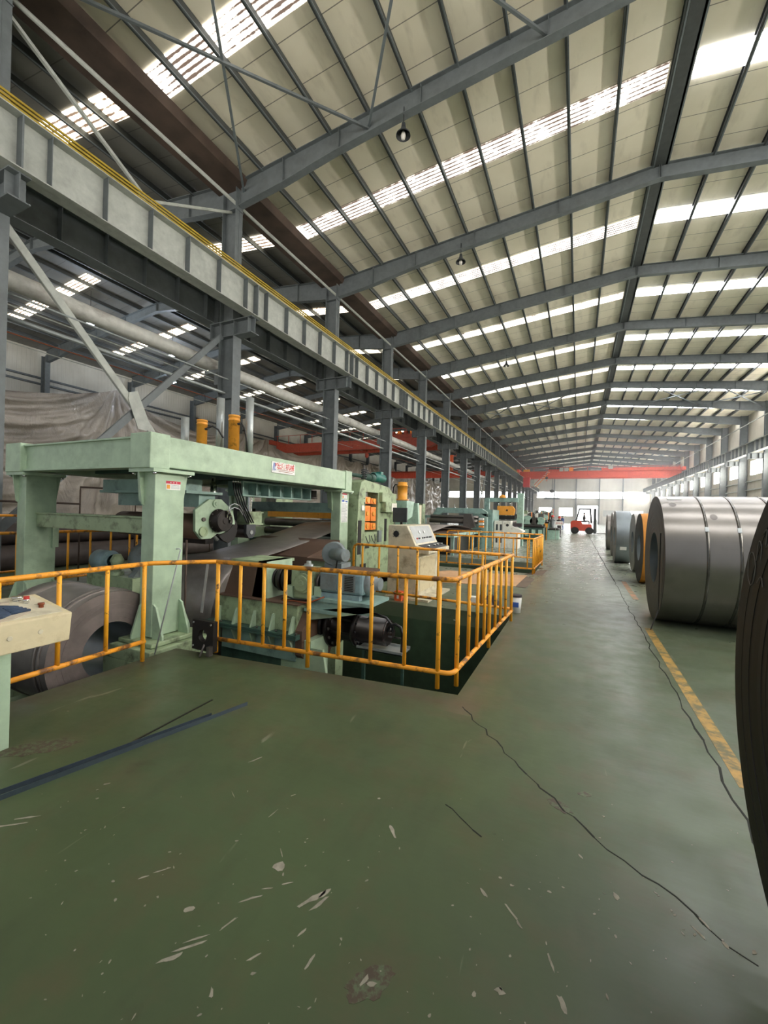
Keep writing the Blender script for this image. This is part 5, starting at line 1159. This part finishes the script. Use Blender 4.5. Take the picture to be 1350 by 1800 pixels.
MB().lathe((-3.7, 22.9, 2.52), 'z', [(0, .2), (.12, .16), (.18, 0)], 16).build('cap', 'yellow_cyl', PS)
for x in (-3.9, -3.3): MB().cyl((x, 22.9, 2.06), 'z', .26, .035, 12).build('rod', 'chrome', PS)
CB = thing('beige_cabinet', 'white-beige cabinet with vent slots and small desk, in front of the press frame', 'cabinet', (-3.2, 21.2, 0))
MB().box(-3.75, -2.95, 20.9, 21.5, 0, 1.32).build('cabinet_body', 'white_paint', CB, bevel=.01)
for x in (-3.66, -3.47): 
    for z in (.85, .25): MB().box(x, x + .09, 20.89, 20.9, z, z + .3).build('vent', 'dark_grey', CB)
MB().box(-3.36, -3.35, 20.89, 20.9, .05, 1.3).build('door_seam', 'dark_grey', CB); MB().lathe((-3.12, 20.9, 1.12), 'y', [(0, .07), (-.01, .07), (-.01, 0)], 16).build('fan', 'black', CB)
MB().prism([(-2.95, 0), (-2.62, 0), (-2.62, .72), (-2.4, .78), (-2.4, .86), (-2.95, 1.1)], 'y', 20.9, 21.9).build('desk', 'white_paint', CB)
MB().box(-2.9, -2.5, 21.2, 21.6, 1.05, 1.22).build('jacket', 'cloth_dark', CB)
# far green machines
def far_machine(label, x0, x1, y, h, heads, seed, low='green_dark'):
    random.seed(seed); r_ = thing('slitting_machine', label, 'machine', ((x0 + x1) / 2, y, 0))
    MB().box(x0, x1, y, y + 1.2, 0, h * .82).build('bed', low, r_, bevel=.02)
    MB().box(x0 - .05, x1 + .05, y - .06, y + 1.25, h * .82, h * .9).build('slideway', 'black_oil', r_)
    MB().box(x0 + .1, x1 - .1, y + .1, y + 1.1, h * .9, h).build('carriage', 'worn_steel', r_)
    for k in range(heads):
        x = x0 + (x1 - x0) * (k + .5) / heads; rr = random.uniform(.2, .34)
        hd = MB().lathe((x, y + .1, h + rr * .8), 'y', [(0, 0), (0, rr * .3), (-.06, rr * .3), (-.06, 0)], 14).lathe((x, y + .1, h + rr * .8), 'y', [(0, 0), (0, rr), (.2, rr), (.2, rr * .6), (.5, rr * .6), (.5, 0)], 20).build('spindle_head', random.choice(('green_mint', 'worn_steel', 'white_paint', 'green_mint')), r_)
        MB().box(x - .16, x + .16, y + .4, y + .9, h, h + random.uniform(.3, .7)).build('tool_post', random.choice(('worn_steel', 'green_dark', 'green_aged')), r_)
        MB().box(x - .1, x + .12, y - .08, y - .06, h * random.uniform(.3, .5), h * .7).build('cover_plate', random.choice(('green_mint', 'black_oil', 'green_aged')), r_)
        MB().tube([(x + .2, y + .6, h), (x + .2, y + .6, h + random.uniform(.3, .9))], .03, 6).build('rod', random.choice(('zinc', 'orange', 'dark_grey')), r_)
    return r_
far_machine('dark green slitting machine with round spindle heads right of the tall press frame', -3.9, -1.95, 27.6, 1.08, 5, 31)
far_machine('dark machine just behind the round spindle heads', -4.3, -1.95, 32, 1.35, 5, 32)
far_machine('small mint green machine at the aisle edge below the white sign board', -1.95, -1.2, 31.4, .8, 0, 33, 'green_mint')
far_machine('green machine in the haze behind the workers', -4.8, -2.2, 40, 1.5, 5, 34)
far_machine('lowest distant machine near the far small windows', -5.6, -2.6, 52, 1.6, 5, 35)
tag(MB().box(-2.3, -1.9, 30.2, 30.8, 0, 1.0).build('machine_guard', 'green_dark'), 'dark green box guard beside the mint green machine', 'guard')
tag(MB().box(-2.02, -1.86, 30.1, 30.12, .85, 1.12).box(-1.96, -1.92, 30.12, 30.15, 0, 1.1).build('yellow_plate', 'yellow_cyl'), 'small yellow plate on a stem by the dark green guard', 'sign')
SB = thing('sign_board', 'white sign board with red characters on two legs at the aisle edge', 'sign', (-1.2, 31, 0))
MB().box(-1.48, -.95, 30.98, 31.0, 1.0, 1.28).build('board', 'white', SB)
for k in range(4):
    x = -1.41 + k * .11; m_ = MB()
    m_.box(x, x + .08, 30.97, 30.98, 1.17, 1.185).box(x + .03, x + .045, 30.97, 30.98, 1.09, 1.22).box(x, x + .08, 30.97, 30.98, 1.12, 1.13); m_.build('red_character', 'red', SB)
for x in (-1.42, -1.04): MB().box(x, x + .03, 30.98, 31.0, 0, 1.0).build('leg', 'steel_light', SB)

# ================= PEOPLE =================
def person(label, x, y, yaw, shirt, trousers, helmet, arms, sit=False, z0=0., hgt=1.68):
    r_ = thing('person', label, 'person', (x, y, z0)); r_.rotation_euler = (0, 0, yaw)
    s_ = hgt / 1.7; V = []; E_ = []; R_ = []
    def v(p, r): V.append(tuple(c * s_ for c in p)); R_.append((r * s_, r * s_ * .9)); return len(V) - 1
    hip = v((0, 0, .93), .125); ch = v((0, 0, 1.22), .15); sh = v((0, .0, 1.40), .12); nk = v((0, .0, 1.48), .055); hd0 = v((0, -.01, 1.56), .085); hd1 = v((0, -.01, 1.66), .08)
    E_ += [(hip, ch), (ch, sh), (sh, nk), (nk, hd0), (hd0, hd1)]
    for k, s in enumerate((-1, 1)):
        h1 = v((s * .09, 0, .88), .09)
        if sit: kn = v((s * .12, -.42, .9), .065); an = v((s * .12, -.44, .50), .045); ft = v((s * .12, -.58, .46), .04)
        else: kn = v((s * .10, -.02 * (k - .5), .48), .062); an = v((s * .11, .03, .09), .042); ft = v((s * .12, -.13, .04), .038)
        E_ += [(hip, h1), (h1, kn), (kn, an), (an, ft)]
        a1 = v((s * .19, 0, 1.38), .06); el = v(arms[k][0], .043); wr = v(arms[k][1], .032); hn = v(arms[k][2], .04)
        E_ += [(sh, a1), (a1, el), (el, wr), (wr, hn)]
    me = D.meshes.new('body'); me.from_pydata(V, E_, []); me.materials.append(MATS[shirt])
    o = D.objects.new('body', me); COL.objects.link(o); o.parent = r_
    sk = o.modifiers.new('skin', 'SKIN'); 
    for i, rr in enumerate(R_): me.skin_vertices[0].data[i].radius = rr
    me.skin_vertices[0].data[0].use_root = True
    o.modifiers.new('sub', 'SUBSURF').levels = 1
    dg = bpy.context.evaluated_depsgraph_get(); bpy.context.view_layer.update(); me2 = D.meshes.new_from_object(o.evaluated_get(bpy.context.evaluated_depsgraph_get()))
    o.modifiers.clear(); o.data = me2; me2.materials.clear()
    for m_ in (shirt, trousers, 'skin'): me2.materials.append(MATS[m_])
    for p in me2.polygons:
        z = p.center.z / s_; p.material_index = 2 if z > 1.47 else (1 if z < .98 else 0); p.use_smooth = True
        if any((p.center - Vector([c * s_ for c in a[2]])).length < .07 for a in arms): p.material_index = 2
    def cp(mb, n, m): 
        ob = mb.build(n, m, None, org=(0, 0, 0)); ob.parent = r_; return ob
    H = 1.60 * s_
    cp(MB().lathe((0, -.01, H), 'z', [(.0, .0), (.0, .135), (.015, .135), (.02, .11), (.07, .10), (.11, .06), (.125, 0)], 18), 'helmet', helmet) if helmet else cp(MB().lathe((0, 0, H), 'z', [(0, .0), (0, .095), (.06, .09), (.1, .04), (.11, 0)], 14), 'hair', 'black')
    cp(MB().lathe((0, -.09, H - .05), 'z', [(-.015, 0), (0, .016), (.02, .01), (.03, 0)], 8), 'nose', 'skin')
    for s in (-1, 1): cp(MB().lathe((s * .085, 0, H - .04), 'x', [(-.01, .02), (.01, .02)], 8), 'ear', 'skin')
    return r_
dn = lambda s: ((s * .24, .02, 1.12), (s * .23, -.10, .90), (s * .22, -.16, .83))
fw = lambda s: ((s * .22, -.10, 1.14), (s * .16, -.34, 1.12), (s * .13, -.44, 1.14))
person('person in a grey shirt and red helmet standing beside the spindle machine', -1.75, 33.5, 2.4, 'cloth_grey', 'cloth_grey', 'red', (fw(-1), dn(1)))
person('person in a dark jacket and red helmet just behind the white sign board', -1.32, 34.5, .5, 'cloth_dark', 'cloth_dark', 'red', (fw(-1), fw(1)), hgt=1.6)
person('person in blue overalls standing furthest off on the aisle edge', -1.75, 55, -.9, 'cloth_blue', 'cloth_blue', None, (fw(-1), dn(1)))
person('person in dark clothes seated driving the red forklift', .50, 44.9, 1.57, 'cloth_dark', 'cloth_dark', None, (fw(-1), fw(1)), sit=True, z0=.36, hgt=1.68)
# forklift
class FB(MB):
    """forklift parts are drawn for a small truck and grown to this one's size"""
    def build(s, name, m, root=None, bevel=0., org=None, tag_=None):
        s.v = [(.35 + (v[0] - .35) * 1.3, 44.9 + (v[1] - 44.9) * 1.15, v[2] * 1.17) for v in s.v]
        return MB.build(s, name, m, root, bevel, org)
FL = thing('forklift', 'red forklift truck parked across the aisle before the bright goods door', 'forklift', (.6, 44.9, 0))
FB().prism([(-.45, .35), (-.45, .95), (-.3, 1.08), (.25, 1.08), (.35, .8), (.95, .8), (1.0, .35), (.7, .25), (-.2, .25)], 'y', 44.4, 45.4).build('chassis', 'forklift_red', FL, bevel=.03)
FB().box(-.42, -.1, 44.42, 45.38, .55, 1.02).build('counterweight', 'dark_grey', FL, bevel=.05)
for x in (-.15, .82):
    for y in (44.32, 45.3): FB().lathe((x, y, .28), 'y', [(0, 0), (0, .16), (.02, .17), (.02, .28), (.2, .28), (.2, 0)], 24).build('wheel', 'tyre', FL)
for (x, y) in ((-.1, 44.45), (-.1, 45.35), (.95, 44.45), (.95, 45.35)): FB().tube([(x, y, .9), (x * .7 + .2, y, 2.05)], .05, 8).build('guard_post', 'dark_grey', FL)
FB().box(.08, .92, 44.42, 45.38, 2.0, 2.1).build('guard_roof', 'dark_grey', FL)
FB().box(.2, .6, 44.65, 45.15, .98, 1.06).build('seat', 'black', FL)
for y in (44.55, 45.2): FB().box(1.10, 1.26, y, y + .1, .05, 2.1).build('mast_rail', 'dark_grey', FL)
FB().box(1.12, 1.2, 44.55, 45.28, 2.0, 2.08).box(1.12, 1.2, 44.55, 45.28, 1.1, 1.16).build('mast_bar', 'dark_grey', FL)
FB().box(1.24, 1.30, 44.45, 45.4, .15, .25).box(1.24, 1.30, 44.45, 45.4, .85, .93).box(1.24, 1.3, 44.45, 44.52, .15, 1.25).box(1.24, 1.3, 45.33, 45.4, .15, 1.25).build('carriage', 'steel_light', FL)
for y in (44.62, 45.12): FB().box(1.30, 2.05, y, y + .12, .05, .10).build('fork', 'worn_steel', FL)
FB().tube([(.85, 44.9, .95), (.72, 44.9, 1.15)], .02, 8).build('steering_column', 'black', FL)

# ================= OVERHEAD CRANES =================
CR = thing('overhead_crane', 'red overhead travelling crane spanning the main hall near its far end', 'crane', (2, 72, 7.8))
def boxgirder(root, x0, x1, y, z0, z1, m='crane_red', w_=.45):
    g_ = MB().prism([(x0, z0 + (z1 - z0) * .55), (x0 + 1.2, z0), (x1 - 1.2, z0), (x1, z0 + (z1 - z0) * .55), (x1, z1), (x0, z1)], 'y', y, y + w_).build('girder', m, root)
    n_ = int((x1 - x0) / 1.6)
    for k in range(n_): MB().box(x0 + 1.3 + k * 1.6, x0 + 1.38 + k * 1.6, y - .04, y, z0, z1).build('stiffener', m, g_)
    return g_
boxgirder(CR, -8.9, 13.1, 71.5, 7.75, 8.75); boxgirder(CR, -8.9, 13.1, 73.4, 7.75, 8.75)
MB().box(-8.9, 13.1, 71.35, 71.4, 9.35, 9.4).box(-8.9, 13.1, 71.3, 71.5, 8.72, 8.78).build('walkway_rail', 'crane_red', CR)
for k in range(12): MB().box(-8.7 + k * 1.95, -8.64 + k * 1.95, 71.35, 71.4, 8.75, 9.4).build('rail_post', 'crane_red', CR)
MB().box(3.0, 13.0, 71.36, 71.42, 8.8, 9.2).build('side_panel', 'crane_red', CR)
for x in (-9.2, 13.15): MB().box(x - .1, x + .3, 70.6, 74.9, 8.62, 9.1).build('end_carriage', 'crane_red', CR)
ty = MB().box(-4.6, -1.8, 71.7, 73.6, 8.8, 9.1).build('trolley', 'crane_red', CR)
for (x0, x1, m_) in ((-4.5, -3.4, 'dark_grey'), (-3.3, -2.3, 'black'), (-2.2, -1.9, 'dark_grey')): MB().box(x0, x1, 71.9, 73.2, 9.1, 9.55).build('hoist_drum', m_, ty)
for k, (x0, m_) in enumerate(((-2.9, 'steel_light'), (-2.2, 'steel_light'), (-1.5, 'orange'))): MB().box(x0, x0 + .55, 71.2, 71.35, 8.75, 9.3).build('switch_panel', m_, CR)
MB().box(3.9, 4.5, 71.1, 71.3, 9.0, 9.5).build('control_box', 'steel_light', CR)
MB().box(-8.3, -7.3, 71.1, 71.3, 8.75, 9.1).build('warning_board', 'yellow_cyl', CR)
cbn = MB().box(-8.2, -7.2, 70.2, 71.4, 6.2, 7.75).build('operator_cab', 'cab_red', CR); MB().box(-7.15, -6.5, 70.3, 71.3, 6.3, 6.4).box(-7.15, -6.5, 70.3, 70.35, 6.4, 7.4).build('cab_platform', 'steel_light', cbn)
for k in (0, .5): MB().beam((-6.9 + k, 71.0, 6.2), (-4.8 + k, 71.0, 8.6), .1, .1).build('ladder_rail', 'orange' if k else 'crane_red', CR)
for k in range(9): MB().box(-6.7 + .24 * k, -6.2 + .24 * k, 70.97, 71.03, 6.42 + .27 * k, 6.48 + .27 * k).build('rung', 'white_paint', CR)
hk = MB().tube([(-4.8, 71.1, 8.7), (-4.75, 71.1, 7.8)], .04, 8).build('hoist_rope', 'black', CR); MB().lathe((-4.75, 71.1, 7.5), 'z', [(0, .05), (.1, .2), (.35, .2), (.4, .05)], 14).build('hook_block', 'dark_grey', hk); MB().tube([(-4.75, 71.1, 7.5), (-4.65, 71.1, 7.35), (-4.75, 71.1, 7.2), (-4.88, 71.1, 7.28)], .05, 8).build('hook', 'crane_red', hk)
SPB = thing('spreader_beam', 'grey lifting beam hanging on chains from the far crane above the machines', 'lifting beam', (-3.9, 71, 4.4))
MB().tube([(-3.95, 71.8, 8.7), (-3.95, 71.8, 5.8)], .04, 8).build('rope', 'steel_grey', SPB); MB().lathe((-3.95, 71.8, 5.4), 'z', [(0, .1), (.1, .35), (.4, .35), (.5, .1)], 14).build('hook_block', 'dark_grey', SPB)
MB().beam((-3.95, 71.8, 5.4), (-4.8, 71.8, 4.6), .07, .07).beam((-3.95, 71.8, 5.4), (-3.1, 71.8, 4.6), .07, .07).build('chain', 'dark_grey', SPB); MB().box(-5.1, -2.8, 71.7, 71.9, 4.35, 4.6).build('beam', 'steel_grey', SPB)
LC = thing('side_hall_crane', 'orange-red crane spanning the side hall behind the green gantry', 'crane', (-21, 37, 8.4))
boxgirder(LC, -30.0, -11.2, 36.2, 7.7, 8.6, 'crane_red_shaded'); boxgirder(LC, -30.0, -11.2, 38.4, 7.7, 8.6, 'crane_red_shaded')
MB().box(-30, -11.2, 36.05, 36.1, 9.45, 9.5).build('walkway_rail', 'crane_red_shaded', LC)
for k in range(13): MB().box(-29.8 + k * 1.5, -29.75 + k * 1.5, 36.05, 36.1, 8.6, 9.5).build('rail_post', 'crane_red_shaded', LC)
for x in (-30.2, -11.4): MB().box(x, x + .35, 35.2, 39.8, 8.5, 8.95).build('end_carriage', 'crane_red_shaded', LC)
ty = MB().box(-17.0, -13.6, 36.4, 38.4, 8.65, 9.0).build('trolley', 'crane_red_shaded', LC)
for k in range(5): MB().lathe((-16.6 + k * .65, 37.0, 9.2), 'x', [(0, .22), (.3, .22)], 14).build('hoist_drum', 'orange' if k % 2 else 'crane_red_shaded', ty)
MB().tube([(-19.3, 37, 8.6), (-19.3, 37, 7.5)], .03, 8).build('hoist_rope', 'black', LC)
MB().lathe((-19.3, 37, 6.95), 'z', [(0, .06), (.1, .18), (.4, .18), (.5, .05)], 12).build('hook_block', 'crane_red_shaded', LC)
tag(MB().box(-11.75, -11.35, 40.1, 40.3, 5.9, 7.4).box(-11.06, -11.04, 40.15, 40.25, 7.3, 7.51).box(-11.4, -11.04, 40.15, 40.25, 7.28, 7.34).build('hanging_board', 'orange_box'), 'tall orange-red board hanging beside the grey duct, fifth column along', 'board')
LC2 = thing('side_hall_crane', 'second red crane in the side hall, low behind the crossed braces', 'crane', (-21, 66, 7.4))
boxgirder(LC2, -30.0, -11.2, 66, 7.45, 8.35); 
for x in (-30.2, -11.4): MB().box(x, x + .35, 64.5, 68, 8.4, 8.8).build('end_carriage', 'crane_red_shaded', LC2)
MB().box(-30, -11.3, 66, 66.45, 8.36, 8.6).build('top_rail', 'crane_red_shaded', LC2)

# ================= HAZE in the far half of the hall =================
hz = MB().box(-9.0, 12.9, 38, 111.3, .05, 10.9)
m = D.materials.new('haze'); m.use_nodes = True; t = m.node_tree; t.nodes.remove(t.nodes['Principled BSDF'])
vsn = t.nodes.new('ShaderNodeVolumeScatter'); vsn.inputs['Density'].default_value = .0036; vsn.inputs['Anisotropy'].default_value = .55; vsn.inputs['Color'].default_value = (.95, .97, 1, 1)
t.links.new(vsn.outputs[0], t.nodes['Material Output'].inputs['Volume']); MATS['haze'] = m
o = hz.build('haze', 'haze'); tag(o, 'thin bright haze hanging in the far part of the hall', 'haze', kind='stuff')
